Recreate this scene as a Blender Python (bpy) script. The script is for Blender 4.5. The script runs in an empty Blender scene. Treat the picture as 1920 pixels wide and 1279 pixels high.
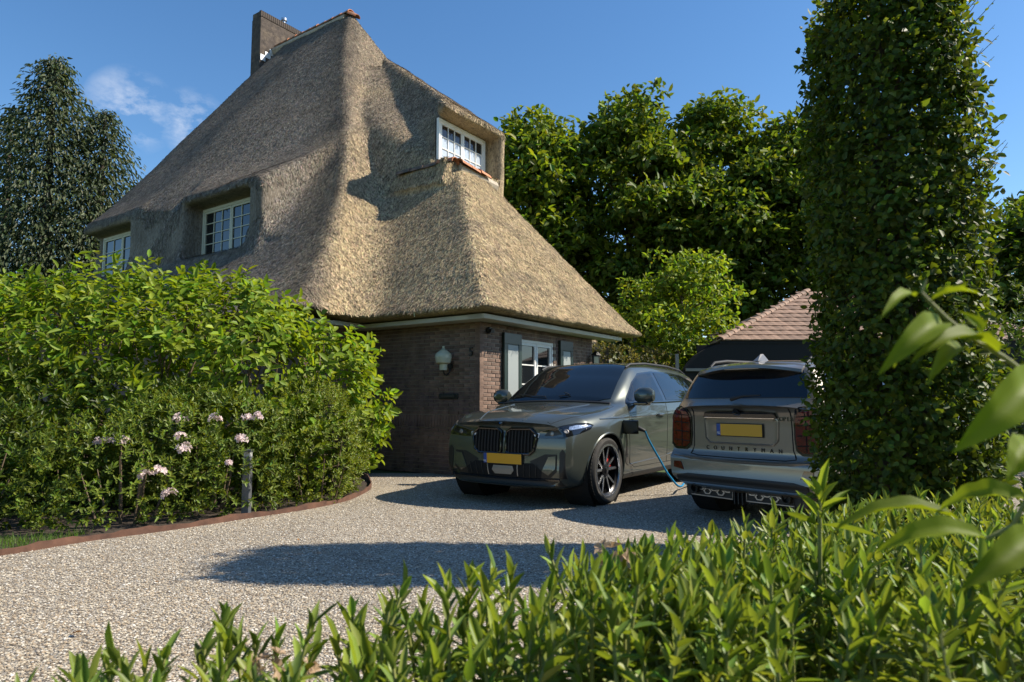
import bpy, bmesh, math, random
import numpy as np
from mathutils import Vector, Matrix
from mathutils.bvhtree import BVHTree

SC = bpy.context.scene
COL = SC.collection
R = math.radians
rng = np.random.default_rng(7)
random.seed(7)

# ------------------------------------------------------------------ camera, sky, sun, exposure
CAM_H = 1.14
CAM_PITCH = math.atan(115.5 / 1280.0)
cam_data = bpy.data.cameras.new('camera')
cam_data.sensor_width = 36.0
cam_data.lens = 24.0
cam_data.clip_start = 0.05
cam_data.clip_end = 600.0
cam_data.dof.use_dof = True
cam_data.dof.focus_distance = 8.5
cam_data.dof.aperture_fstop = 5.6
cam = bpy.data.objects.new('camera', cam_data)
cam.location = (0, 0, CAM_H)
cam.rotation_euler = (math.pi / 2 + CAM_PITCH, 0, 0)
COL.objects.link(cam)
SC.camera = cam

SUN_H = Vector((0.999, -0.02)).normalized()      # horizontal direction towards the sun
SUN_EL = R(43)
world = bpy.data.worlds.new('World')
SC.world = world
world.use_nodes = True
wt = world.node_tree
wt.nodes.clear()
sky = wt.nodes.new('ShaderNodeTexSky')
sky.sky_type = 'NISHITA'
sky.sun_disc = False
sky.sun_elevation = SUN_EL
sky.sun_rotation = math.atan2(SUN_H.x, SUN_H.y)
sky.altitude = 0
sky.air_density = 1.0
sky.dust_density = 0.25
sky.ozone_density = 2.2
bg = wt.nodes.new('ShaderNodeBackground')
bg.inputs['Strength'].default_value = 0.118
wo = wt.nodes.new('ShaderNodeOutputWorld')
# a few thin fair-weather wisps drawn on the sky by direction
tc = wt.nodes.new('ShaderNodeTexCoord')
def wnode(t, **k):
    n = wt.nodes.new(t)
    for a, v in k.items():
        setattr(n, a, v)
    return n
def wlink(a, b):
    wt.links.new(a, b)
nz = wnode('ShaderNodeTexNoise'); nz.inputs['Scale'].default_value = 15.0; nz.inputs['Detail'].default_value = 7.0
nz.inputs['Roughness'].default_value = 0.62
mp = wnode('ShaderNodeMapping'); mp.inputs['Scale'].default_value = (1.0, 1.0, 1.7)
wlink(tc.outputs['Generated'], mp.inputs['Vector']); wlink(mp.outputs['Vector'], nz.inputs['Vector'])
cr = wnode('ShaderNodeMapRange'); cr.inputs['From Min'].default_value = 0.46; cr.inputs['From Max'].default_value = 0.78
wlink(nz.outputs['Fac'], cr.inputs['Value'])
def wisp(d, rad):
    v = wnode('ShaderNodeVectorMath', operation='DISTANCE')
    dv = Vector(d).normalized()
    wlink(tc.outputs['Generated'], v.inputs[0]); v.inputs[1].default_value = dv
    m = wnode('ShaderNodeMapRange'); m.inputs['From Min'].default_value = rad; m.inputs['From Max'].default_value = rad * 0.2
    wlink(v.outputs['Value'], m.inputs['Value'])
    return m.outputs['Result']
w1 = wisp((-740 / 1280, 1, (755 - 190) / 1280), 0.055)
w2 = wisp((-620 / 1280, 1, (755 - 215) / 1280), 0.045)
w3 = wisp((0.9, 0.5, 0.5), 0.3)
ad = wnode('ShaderNodeMath', operation='MAXIMUM'); wlink(w1, ad.inputs[0]); wlink(w2, ad.inputs[1])
ad2 = wnode('ShaderNodeMath', operation='MAXIMUM'); wlink(ad.outputs[0], ad2.inputs[0]); wlink(w3, ad2.inputs[1])
ml = wnode('ShaderNodeMath', operation='MULTIPLY'); wlink(ad2.outputs[0], ml.inputs[0]); wlink(cr.outputs['Result'], ml.inputs[1])
ml2 = wnode('ShaderNodeMath', operation='MULTIPLY'); wlink(ml.outputs[0], ml2.inputs[0]); ml2.inputs[1].default_value = 1.0
mx = wnode('ShaderNodeMix', data_type='RGBA')
wlink(ml2.outputs[0], mx.inputs['Factor'])
hs = wnode('ShaderNodeHueSaturation'); hs.inputs['Saturation'].default_value = 1.22; hs.inputs['Value'].default_value = 1.0
wlink(sky.outputs['Color'], hs.inputs['Color'])
wlink(hs.outputs['Color'], mx.inputs[6]); mx.inputs[7].default_value = (5.6, 5.8, 6.2, 1)
wlink(mx.outputs[2], bg.inputs['Color']); wlink(bg.outputs['Background'], wo.inputs['Surface'])

sun_data = bpy.data.lights.new('sun', 'SUN')
sun_data.energy = 5.0
sun_data.angle = R(0.53)
sun_data.color = (1.0, 0.91, 0.77)
sun = bpy.data.objects.new('sun', sun_data)
sun_dir = Vector((SUN_H.x * math.cos(SUN_EL), SUN_H.y * math.cos(SUN_EL), math.sin(SUN_EL)))
sun.rotation_euler = sun_dir.to_track_quat('Z', 'Y').to_euler()
sun.location = sun_dir * 60
COL.objects.link(sun)

SC.view_settings.view_transform = 'Standard'
SC.view_settings.look = 'None'
SC.view_settings.exposure = 0.62
SC.view_settings.gamma = 1.0
SC.view_settings.use_curve_mapping = False
SC.cycles.use_denoising = True
SC.cycles.max_bounces = 8
SC.cycles.diffuse_bounces = 3
SC.cycles.glossy_bounces = 4
SC.cycles.transmission_bounces = 4
SC.cycles.transparent_max_bounces = 6
SC.cycles.caustics_reflective = False
SC.cycles.caustics_refractive = False

# ------------------------------------------------------------------ object helpers
def link(o, parent=None):
    COL.objects.link(o)
    if parent is not None:
        o.parent = parent
    return o

def tag(o, label=None, cat=None, group=None, kind=None):
    if label: o['label'] = label
    if cat: o['category'] = cat
    if group: o['group'] = group
    if kind: o['kind'] = kind
    return o

def empty(name, loc=(0, 0, 0), rz=0.0, parent=None):
    o = bpy.data.objects.new(name, None)
    o.empty_display_size = 0.2
    o.location = loc
    o.rotation_euler = (0, 0, rz)
    return link(o, parent)

def mesh_obj(name, verts, faces, mat=None, parent=None, smooth=False):
    me = bpy.data.meshes.new(name)
    me.from_pydata([tuple(v) for v in verts], [], [tuple(f) for f in faces])
    me.update()
    if mat is not None: me.materials.append(mat)
    if smooth: me.shade_smooth()
    return link(bpy.data.objects.new(name, me), parent)

def np_mesh(name, V, F, mat=None, smooth=False, cols=None):
    """V (n,3) float, F (m,k) int with k = 3 or 4; cols (n,3) -> point colour attribute 'col'"""
    V = np.asarray(V, np.float32); F = np.asarray(F, np.int32)
    me = bpy.data.meshes.new(name)
    m, k = F.shape
    me.vertices.add(len(V)); me.vertices.foreach_set('co', V.ravel())
    me.loops.add(m * k); me.loops.foreach_set('vertex_index', F.ravel())
    me.polygons.add(m); me.polygons.foreach_set('loop_start', np.arange(0, m * k, k, dtype=np.int32))
    try: me.polygons.foreach_set('loop_total', np.full(m, k, np.int32))
    except Exception: pass
    if smooth: me.polygons.foreach_set('use_smooth', np.ones(m, bool))
    if cols is not None:
        at = me.color_attributes.new('col', 'FLOAT_COLOR', 'POINT')
        c4 = np.ones((len(V), 4), np.float32); c4[:, :3] = cols
        at.data.foreach_set('color', c4.ravel())
    me.update(calc_edges=True); me.validate()
    if mat is not None: me.materials.append(mat)
    return me

def np_obj(name, V, F, mat=None, parent=None, smooth=False, cols=None):
    return link(bpy.data.objects.new(name, np_mesh(name, V, F, mat, smooth, cols)), parent)

class MB:
    """collects simple shapes into one mesh"""
    def __init__(s): s.v = []; s.f = []
    def add(s, vs, fs):
        n = len(s.v); s.v += [tuple(v) for v in vs]; s.f += [tuple(i + n for i in f) for f in fs]; return s
    def box(s, x0, x1, y0, y1, z0, z1, M=None):
        vs = [Vector((x, y, z)) for z in (z0, z1) for y in (y0, y1) for x in (x0, x1)]
        if M is not None: vs = [M @ v for v in vs]
        return s.add(vs, [(0, 2, 3, 1), (4, 5, 7, 6), (0, 1, 5, 4), (2, 6, 7, 3), (0, 4, 6, 2), (1, 3, 7, 5)])
    def tube(s, pts, rad, n=8, cap=True):
        pts = [Vector(p) for p in pts]; k = len(pts)
        if not hasattr(rad, '__len__'): rad = [rad] * k
        up = Vector((0, 0, 1)); rings = []
        prev = None
        for i in range(k):
            t = (pts[min(i + 1, k - 1)] - pts[max(i - 1, 0)])
            t = t.normalized() if t.length > 1e-9 else Vector((0, 0, 1))
            a = prev if prev is not None else (up if abs(t.z) < .9 else Vector((1, 0, 0)))
            x = (a - t * a.dot(t))
            x = x.normalized() if x.length > 1e-6 else t.orthogonal().normalized()
            prev = x; y = t.cross(x)
            rings.append([pts[i] + (x * math.cos(q) + y * math.sin(q)) * rad[i] for q in [2 * math.pi * j / n for j in range(n)]])
        vs = [v for r in rings for v in r]
        fs = [(i * n + j, i * n + (j + 1) % n, (i + 1) * n + (j + 1) % n, (i + 1) * n + j) for i in range(k - 1) for j in range(n)]
        if cap: fs += [tuple(range(n))[::-1], tuple((k - 1) * n + j for j in range(n))]
        return s.add(vs, fs)
    def lathe(s, prof, n=24, M=None, cap=True):
        """prof: (r, z) pairs turned about z"""
        vs = [Vector((r * math.cos(2 * math.pi * j / n), r * math.sin(2 * math.pi * j / n), z)) for r, z in prof for j in range(n)]
        if M is not None: vs = [M @ v for v in vs]
        k = len(prof)
        fs = [(i * n + j, i * n + (j + 1) % n, (i + 1) * n + (j + 1) % n, (i + 1) * n + j) for i in range(k - 1) for j in range(n)]
        if cap: fs += [tuple(range(n))[::-1], tuple((k - 1) * n + j for j in range(n))]
        return s.add(vs, fs)
    def prism(s, poly, d0, d1, M=None):
        """poly in (x, z), extruded along y from d0 to d1"""
        n = len(poly)
        vs = [Vector((p[0], d0, p[1])) for p in poly] + [Vector((p[0], d1, p[1])) for p in poly]
        if M is not None: vs = [M @ v for v in vs]
        fs = [tuple(range(n)), tuple(range(2 * n - 1, n - 1, -1))] + [(i, i + n, (i + 1) % n + n, (i + 1) % n) for i in range(n)]
        return s.add(vs, fs)
    def build(s, name, mat=None, parent=None, smooth=False, bevel=0.0, seg=2, loc=None, rz=None):
        o = mesh_obj(name, s.v, s.f, mat, parent, False)
        bm = bmesh.new(); bm.from_mesh(o.data); bmesh.ops.recalc_face_normals(bm, faces=bm.faces); bm.to_mesh(o.data); bm.free()
        if bevel > 0:
            md = o.modifiers.new('bevel', 'BEVEL'); md.width = bevel; md.segments = seg; md.limit_method = 'ANGLE'; md.angle_limit = R(35)
        if smooth:
            o.data.shade_smooth()
            o.data.set_sharp_from_angle(angle=R(38))
        if loc is not None: o.location = loc
        if rz is not None: o.rotation_euler = (0, 0, rz)
        return o

# ------------------------------------------------------------------ materials
MAT = {}
def mat(name, col, rough=0.6, metal=0.0, var=None, var2=None, bump=None, coat=0.0, spec=None, attr=False, emit=None, scale3=None, objvar=0.0):
    """procedural Principled material. var=(scale, amount): value noise; var2=(scale, colour, lo, hi): patches of a second colour; bump=(scale, strength, distance)"""
    m = bpy.data.materials.new(name); m.use_nodes = True
    nt = m.node_tree; p = nt.nodes['Principled BSDF']
    N = lambda t: nt.nodes.new(t)
    L = nt.links.new
    p.inputs['Roughness'].default_value = rough; p.inputs['Metallic'].default_value = metal
    if coat: p.inputs['Coat Weight'].default_value = coat; p.inputs['Coat Roughness'].default_value = 0.04
    if spec is not None: p.inputs['Specular IOR Level'].default_value = spec
    tcn = N('ShaderNodeTexCoord'); src = tcn.outputs['Object']
    if scale3:
        mpn = N('ShaderNodeMapping'); mpn.inputs['Scale'].default_value = scale3; L(src, mpn.inputs['Vector']); src = mpn.outputs['Vector']
    c = N('ShaderNodeRGB'); c.outputs[0].default_value = (*col, 1); out = c.outputs[0]
    if attr:
        an = N('ShaderNodeAttribute'); an.attribute_name = 'col'; out = an.outputs['Color']
    if var2:
        nn = N('ShaderNodeTexNoise'); nn.inputs['Scale'].default_value = var2[0]; nn.inputs['Detail'].default_value = 6; L(src, nn.inputs['Vector'])
        mr = N('ShaderNodeMapRange'); mr.inputs['From Min'].default_value = var2[2]; mr.inputs['From Max'].default_value = var2[3]; L(nn.outputs['Fac'], mr.inputs['Value'])
        mi = N('ShaderNodeMix'); mi.data_type = 'RGBA'; L(mr.outputs['Result'], mi.inputs['Factor']); L(out, mi.inputs[6]); mi.inputs[7].default_value = (*var2[1], 1); out = mi.outputs[2]
    if var:
        nn = N('ShaderNodeTexNoise'); nn.inputs['Scale'].default_value = var[0]; nn.inputs['Detail'].default_value = 4; L(src, nn.inputs['Vector'])
        mr = N('ShaderNodeMapRange'); mr.inputs['From Min'].default_value = 0.3; mr.inputs['From Max'].default_value = 0.7
        mr.inputs['To Min'].default_value = 1 - var[1]; mr.inputs['To Max'].default_value = 1 + var[1]; L(nn.outputs['Fac'], mr.inputs['Value'])
        h = N('ShaderNodeHueSaturation'); L(mr.outputs['Result'], h.inputs['Value']); L(out, h.inputs['Color']); out = h.outputs['Color']
    if objvar:
        oi = N('ShaderNodeObjectInfo'); mr = N('ShaderNodeMapRange'); L(oi.outputs['Random'], mr.inputs['Value'])
        mr.inputs['To Min'].default_value = 1 - objvar; mr.inputs['To Max'].default_value = 1 + objvar
        h = N('ShaderNodeHueSaturation'); L(mr.outputs['Result'], h.inputs['Value']); L(out, h.inputs['Color']); out = h.outputs['Color']
    L(out, p.inputs['Base Color'])
    if bump:
        nn = N('ShaderNodeTexNoise'); nn.inputs['Scale'].default_value = bump[0]; nn.inputs['Detail'].default_value = 5; L(src, nn.inputs['Vector'])
        b = N('ShaderNodeBump'); b.inputs['Strength'].default_value = bump[1]; b.inputs['Distance'].default_value = bump[2] if len(bump) > 2 else 0.01
        L(nn.outputs['Fac'], b.inputs['Height']); L(b.outputs['Normal'], p.inputs['Normal'])
    if emit:
        p.inputs['Emission Color'].default_value = (*emit[0], 1); p.inputs['Emission Strength'].default_value = emit[1]
    MAT[name] = m
    return m

def leaf_mat(name, rough=0.45, trans=0.4, spec=0.5, tint=(1.25, 1.2, 0.5), attr=True, col=(.1, .2, .03), objvar=0.0):
    m = bpy.data.materials.new(name); m.use_nodes = True
    nt = m.node_tree; p = nt.nodes['Principled BSDF']; o = nt.nodes['Material Output']
    N = lambda t: nt.nodes.new(t); L = nt.links.new
    if attr:
        an = N('ShaderNodeAttribute'); an.attribute_name = 'col'; out = an.outputs['Color']
    else:
        c = N('ShaderNodeRGB'); c.outputs[0].default_value = (*col, 1); out = c.outputs[0]
    if objvar:
        oi = N('ShaderNodeObjectInfo'); mr = N('ShaderNodeMapRange'); L(oi.outputs['Random'], mr.inputs['Value'])
        mr.inputs['To Min'].default_value = 1 - objvar; mr.inputs['To Max'].default_value = 1 + objvar
        h = N('ShaderNodeHueSaturation'); L(mr.outputs['Result'], h.inputs['Value']); L(out, h.inputs['Color']); out = h.outputs['Color']
    L(out, p.inputs['Base Color']); p.inputs['Roughness'].default_value = rough; p.inputs['Specular IOR Level'].default_value = spec
    t = N('ShaderNodeBsdfTranslucent'); mu = N('ShaderNodeMix'); mu.data_type = 'RGBA'; mu.blend_type = 'MULTIPLY'; mu.inputs['Factor'].default_value = 1
    L(out, mu.inputs[6]); mu.inputs[7].default_value = (*tint, 1); L(mu.outputs[2], t.inputs['Color'])
    mx = N('ShaderNodeMixShader'); mx.inputs['Fac'].default_value = trans
    L(p.outputs['BSDF'], mx.inputs[1]); L(t.outputs['BSDF'], mx.inputs[2]); L(mx.outputs['Shader'], o.inputs['Surface'])
    MAT[name] = m
    return m

def at_px(x, y, Y):
    """point of the place seen at photo pixel (x, y) at distance Y ahead"""
    u = (x - 960) / 1280; v = (639.5 - y) / 1280
    c, s = math.cos(CAM_PITCH), math.sin(CAM_PITCH)
    d = Y / (c - v * s)
    return Vector((u * d, Y, CAM_H + d * (s + v * c)))

def text_mesh(txt, size, depth=0.003):
    cu = bpy.data.curves.new('lettering', 'FONT'); cu.body = txt; cu.size = size; cu.extrude = depth; cu.align_x = 'CENTER'; cu.align_y = 'CENTER'; cu.resolution_u = 3
    o = bpy.data.objects.new('lettering', cu); COL.objects.link(o)
    dg = bpy.context.evaluated_depsgraph_get(); dg.update()
    me = bpy.data.meshes.new_from_object(o.evaluated_get(dg))
    bpy.data.objects.remove(o); bpy.data.curves.remove(cu)
    return me
# ================================================================== SETTING: ground
HO = Vector((-0.5, 10.6, 0.0)); HU = Vector((0.57, 0.82, 0)).normalized(); HV = Vector((-HU.y, HU.x, 0))
HM = Matrix(((HU.x, HV.x, 0, HO.x), (HU.y, HV.y, 0, HO.y), (0, 0, 1, 0), (0, 0, 0, 1)))
def hw(a, b, z): return HM @ Vector((a, b, z))

# ------------------------------------------------------------------ thatch: an implicit solid turned into a mesh
def smax(a, b, k):
    h = np.clip(0.5 + 0.5 * (a - b) / k, 0, 1); return b + (a - b) * h + k * h * (1 - h)
def smin(a, b, k): return -smax(-a, -b, k)

def surface_nets(F, org, h):
    nx, ny, nz = F.shape
    S = F < 0
    idx = np.zeros((nx - 1, ny - 1, nz - 1), np.uint8)
    cs = [(i, j, k) for i in (0, 1) for j in (0, 1) for k in (0, 1)]
    tot = np.zeros_like(idx)
    for (i, j, k) in cs: tot += S[i:nx - 1 + i, j:ny - 1 + j, k:nz - 1 + k]
    act = np.argwhere((tot > 0) & (tot < 8))
    vid = np.full(idx.shape, -1, np.int32); vid[tuple(act.T)] = np.arange(len(act))
    acc = np.zeros((len(act), 3)); cnt = np.zeros(len(act))
    vals = {c: F[act[:, 0] + c[0], act[:, 1] + c[1], act[:, 2] + c[2]] for c in cs}
    for c in cs:
        for ax in range(3):
            if c[ax] == 0:
                d = list(c); d[ax] = 1; d = tuple(d)
                f0, f1 = vals[c], vals[d]
                m = (f0 < 0) != (f1 < 0)
                t = f0[m] / (f0[m] - f1[m])
                p = np.zeros((m.sum(), 3)) + np.array(c); p[:, ax] += t
                acc[m] += p; cnt[m] += 1
    V = (act + acc / cnt[:, None]) * h + np.array(org)
    quads = []
    for ax in range(3):
        sl0 = [slice(None)] * 3; sl1 = [slice(None)] * 3
        sl0[ax] = slice(0, -1); sl1[ax] = slice(1, None)
        e = np.argwhere(S[tuple(sl0)] != S[tuple(sl1)])
        o1, o2 = [q for q in range(3) if q != ax]
        ok = (e[:, o1] > 0) & (e[:, o2] > 0) & (e[:, o1] < F.shape[o1] - 1) & (e[:, o2] < F.shape[o2] - 1)
        e = e[ok]
        ins = S[tuple(e.T)]
        c = []
        for (d1, d2) in ((-1, -1), (0, -1), (0, 0), (-1, 0)):
            q = e.copy(); q[:, o1] += d1; q[:, o2] += d2; c.append(vid[tuple(q.T)])
        c = np.stack(c, 1)
        flip = ins if ax != 1 else ~ins
        c[~flip] = c[~flip][:, ::-1]
        quads.append(c)
    Q = np.concatenate(quads); Q = Q[(Q >= 0).all(1)]
    return V, Q

def thatch_field(a, b, z):
    tl = np.maximum(a + 1.83, -.4); tr = np.maximum(b - 2.08, -.4); tb = np.maximum(12.3 - a, -.4)
    pl = lambda t: 2.65 + .85 * t + .0961 * t * t
    pb = lambda t: 2.65 + 1.0 * t + .056 * t * t
    pr = lambda t: 2.65 + 1.30 * t + .0356 * t * t
    w_ = np.clip((b - 4.5) / 6.0, 0, 1); w_ = w_ * w_ * (3 - 2 * w_)
    zl = pl(tl); st = np.where(a > -.12, 5.75 + 1.41 * (a + .12), 0.)
    zl = zl + w_ * np.maximum(st - zl, 0)
    L_ = (z - zl) * .58; R_ = (z - pr(tr)) * .55; B_ = (z - pb(tb)) * .58
    G_ = (z - 5.3 - 4.5 * (13.5 - b + .02 * (z - 5.5))) * .22
    main = smax(smax(L_, R_, .13), smax(B_, G_, .2), .14)
    main = smax(main, z - 12.92, .2)
    main = np.maximum(main, np.minimum(a - 8.9, 100.) * 0 + np.where(a > 8.2, 5.72 - z, -9))
    # low wing over the brick corner
    w = smax(smax((z - 2.52 - 1.21 * (a + .55)) * .64, (z - 2.52 - 1.21 * (b + .55)) * .64, .09), (z - 2.52 - 2.3 * (4.9 - a)) * .40, .12)
    w = smax(w, z - 6.06, .18); w = smax(w, b - 6.5, .2)
    f = smin(main, w, .50)
    # dormer on the sunny side
    def hp(p, q, x, y):
        n = np.array([-(q[1] - p[1]), q[0] - p[0]]); n = n / np.hypot(*n); return (x - p[0]) * n[0] + (y - p[1]) * n[1]
    s_ = np.maximum((a - 2.1) * .84 + (b - 2.4) * .54, -.6)
    zf = 6.18 + .66 * s_ + .066 * s_ * s_                       # the sweep of reed left of the dormer
    dr = (z - 7.32 - .76 * (b - 2.4)) * .80
    dr = smax(dr, (hp((1.90, 2.4), (4.79, 7.3), a, b) + .80 * np.clip((b - 2.80) / .55, 0, 1) * np.maximum(z - zf, 0)) * .85, .07)
    dr = smax(dr, -hp((4.05, 2.4), (5.8, 7.6), a, b), .08)
    dr = smax(dr, 2.4 - b, .06); dr = smax(dr, b - 7.3, .3); dr = np.maximum(dr, 5.6 - z)
    fl = (z - zf) * .78
    fl = smax(fl, (z - pl(tl)) * .58, .14); fl = smax(fl, B_, .15); fl = smax(fl, -hp((1.90, 2.4), (4.79, 7.3), a, b) - .50, .05); fl = smax(fl, (z - 6.10 - 2.5 * (a - 2.06)) * .37, .15); fl = np.maximum(fl, 2.46 - b); fl = np.maximum(fl, 5.62 - z); fl = smax(fl, z - 10.6, .25); fl = smax(fl, a - 4.6, .1)
    f = smin(f, fl, .14)
    f = smin(f, dr, .12)
    # two dormers on the garden side
    d1 = (z - 5.84 - .66 * (a + .12)) * .83
    d1 = smax(d1, 5.55 - b, .30); d1 = smax(d1, b - 8.62 - .20 * (a + .1), .10); d1 = smax(d1, -.12 - a, .1); d1 = smax(d1, a - 2.6, .2); d1 = np.maximum(d1, 2.7 - z)
    f = smin(f, d1, .34)
    d2 = (z - 5.84 - .66 * (a + .12)) * .83
    d2 = smax(d2, 10.5 - b, .30); d2 = smax(d2, b - 13.55, .10); d2 = smax(d2, -.12 - a, .1); d2 = smax(d2, a - 2.6, .2); d2 = np.maximum(d2, 2.7 - z)
    f = smin(f, d2, .34)
    # gentle unevenness of the hand-laid reed
    f = f + .018 * np.sin(a * 2.1 + b * 1.3) * np.sin(b * 1.7 - z * 1.1) + .010 * np.sin(a * 5.3 - z * 4.1) * np.sin(b * 4.7 + z * 3.0)
    # window niches, cut square under the overhanging reed
    def niche(f, a0, a1, b0, b1, z0, z1, r=.06):
        q = smax(smax(np.maximum(a0 - a, a - a1), np.maximum(b0 - b, b - b1), r), np.maximum(z0 - z, z - z1), r)
        return np.maximum(f, -q)
    f = niche(f, -4, .33, 6.02, 8.52, 4.36, 5.68, .12)
    f = niche(f, -4, .33, 10.98, 13.6, 4.36, 5.68, .12)
    f = niche(f, 1.2, 3.90, -3, 2.87, 6.17, 7.19, .04)
    zc = 2.50 + .10 * np.clip((-a - .6) / 1.2, 0, 1)
    f = np.maximum(f, zc - z)
    # no reed under the gap in front of the wing corner of the main roof
    return f

hN = 0.072
ga = np.arange(-2.3, 11.0, hN, dtype=np.float32); gb = np.arange(-1.1, 14.3, hN, dtype=np.float32); gz = np.arange(2.2, 13.3, hN, dtype=np.float32)
FV = thatch_field(ga[:, None, None], gb[None, :, None], gz[None, None, :]).astype(np.float32)
TV, TQ = surface_nets(FV, (ga[0], gb[0], gz[0]), hN)
del FV
for _ in range(1):
    # light smoothing
    acc = np.zeros_like(TV); cnt = np.zeros(len(TV))
    for i in range(4):
        j = (i + 1) % 4
        np.add.at(acc, TQ[:, i], TV[TQ[:, j]]); np.add.at(cnt, TQ[:, i], 1)
        np.add.at(acc, TQ[:, j], TV[TQ[:, i]]); np.add.at(cnt, TQ[:, j], 1)
    TV = TV * .55 + .45 * acc / cnt[:, None]

# thatch material: fine reed speckle, grey weathering and darker mossy areas
def thatch_material(name, straw=False):
    m = bpy.data.materials.new(name); m.use_nodes = True
    nt = m.node_tree; p = nt.nodes['Principled BSDF']; N = lambda t: nt.nodes.new(t); L = nt.links.new
    t = N('ShaderNodeTexCoord'); src = t.outputs['Object']
    def noise(sc, det=5, ro=.6, s3=None):
        n = N('ShaderNodeTexNoise'); n.inputs['Scale'].default_value = sc; n.inputs['Detail'].default_value = det; n.inputs['Roughness'].default_value = ro
        if s3:
            mp_ = N('ShaderNodeMapping'); mp_.inputs['Scale'].default_value = s3; L(src, mp_.inputs['Vector']); L(mp_.outputs['Vector'], n.inputs['Vector'])
        else: L(src, n.inputs['Vector'])
        return n.outputs['Fac']
    def rng_(v, a, b, c=0., d=1.):
        r = N('ShaderNodeMapRange'); r.inputs['From Min'].default_value = a; r.inputs['From Max'].default_value = b; r.inputs['To Min'].default_value = c; r.inputs['To Max'].default_value = d
        L(v, r.inputs['Value']); return r.outputs['Result']
    def mix(f, a, b, mode='MIX'):
        x = N('ShaderNodeMix'); x.data_type = 'RGBA'; x.blend_type = mode
        if isinstance(f, float): x.inputs['Factor'].default_value = f
        else: L(f, x.inputs['Factor'])
        for i, v in ((6, a), (7, b)):
            if isinstance(v, tuple): x.inputs[i].default_value = (*v, 1)
            else: L(v, x.inputs[i])
        return x.outputs[2]
    sp = N('ShaderNodeSeparateXYZ'); L(src, sp.inputs['Vector'])
    big = noise(.55, 4)
    # older reed higher up is greyer, the re-laid low wing is golden
    hgt = rng_(sp.outputs['Z'], 5.2, 8.5)
    add = N('ShaderNodeMath'); add.operation = 'ADD'; L(hgt, add.inputs[0]); L(rng_(big, .3, .7, -.55, .55), add.inputs[1]); add.use_clamp = True
    base = mix(add.outputs[0], (.51, .39, .222), (.36, .285, .20))
    # weathering on the garden side (towards +b, low a)
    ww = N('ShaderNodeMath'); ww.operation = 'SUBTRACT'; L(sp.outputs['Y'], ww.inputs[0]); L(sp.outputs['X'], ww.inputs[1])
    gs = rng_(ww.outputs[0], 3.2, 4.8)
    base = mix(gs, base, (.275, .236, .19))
    hb1 = rng_(ww.outputs[0], 3.25, 3.55); hb2 = rng_(ww.outputs[0], 4.9, 3.9)  # dark hip band: weathering plus the dormer's cast shade put into the colour
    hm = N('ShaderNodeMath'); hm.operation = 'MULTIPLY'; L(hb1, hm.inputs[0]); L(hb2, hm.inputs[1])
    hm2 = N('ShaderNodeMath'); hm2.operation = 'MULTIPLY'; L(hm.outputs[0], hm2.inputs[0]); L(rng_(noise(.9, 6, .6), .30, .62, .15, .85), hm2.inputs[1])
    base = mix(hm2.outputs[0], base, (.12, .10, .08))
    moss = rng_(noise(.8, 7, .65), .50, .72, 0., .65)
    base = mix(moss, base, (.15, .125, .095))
    stk = noise(5.5, 5, .6, (1, 1, .16))
    base = mix(rng_(stk, .50, .70, 0., .60), base, (.105, .085, .065))
    sp1 = noise(34, 3, .7, (1, 1, .45)); sp2 = noise(15, 4, .65, (1, 1, .4))
    base = mix(rng_(sp1, .47, .60, 0., .62), base, (.085, .065, .045))
    base = mix(rng_(sp2, .55, .75, 0., .5), base, (.10, .08, .055))
    if straw:
        an = N('ShaderNodeAttribute'); an.attribute_name = 'col'
        base = mix(1.0, base, an.outputs['Color'], 'MULTIPLY')
    L(base, p.inputs['Base Color']); p.inputs['Roughness'].default_value = .85; p.inputs['Specular IOR Level'].default_value = .2
    if not straw:
        b = N('ShaderNodeBump'); b.inputs['Strength'].default_value = .8; b.inputs['Distance'].default_value = .03; L(sp1, b.inputs['Height'])
        b2 = N('ShaderNodeBump'); b2.inputs['Strength'].default_value = .5; b2.inputs['Distance'].default_value = .06; L(sp2, b2.inputs['Height']); L(b.outputs['Normal'], b2.inputs['Normal'])
        L(b2.outputs['Normal'], p.inputs['Normal'])
    return m
M_thatch = thatch_material('thatch')
M_straw = thatch_material('thatch_straw', True)

house = empty('thatched_house', HO, math.atan2(HU.y, HU.x))
tag(house, 'steep thatched house with brown brick walls and dormer windows', 'house')
roof = np_obj('thatch_roof', TV, TQ, M_thatch, house, smooth=True)
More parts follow.
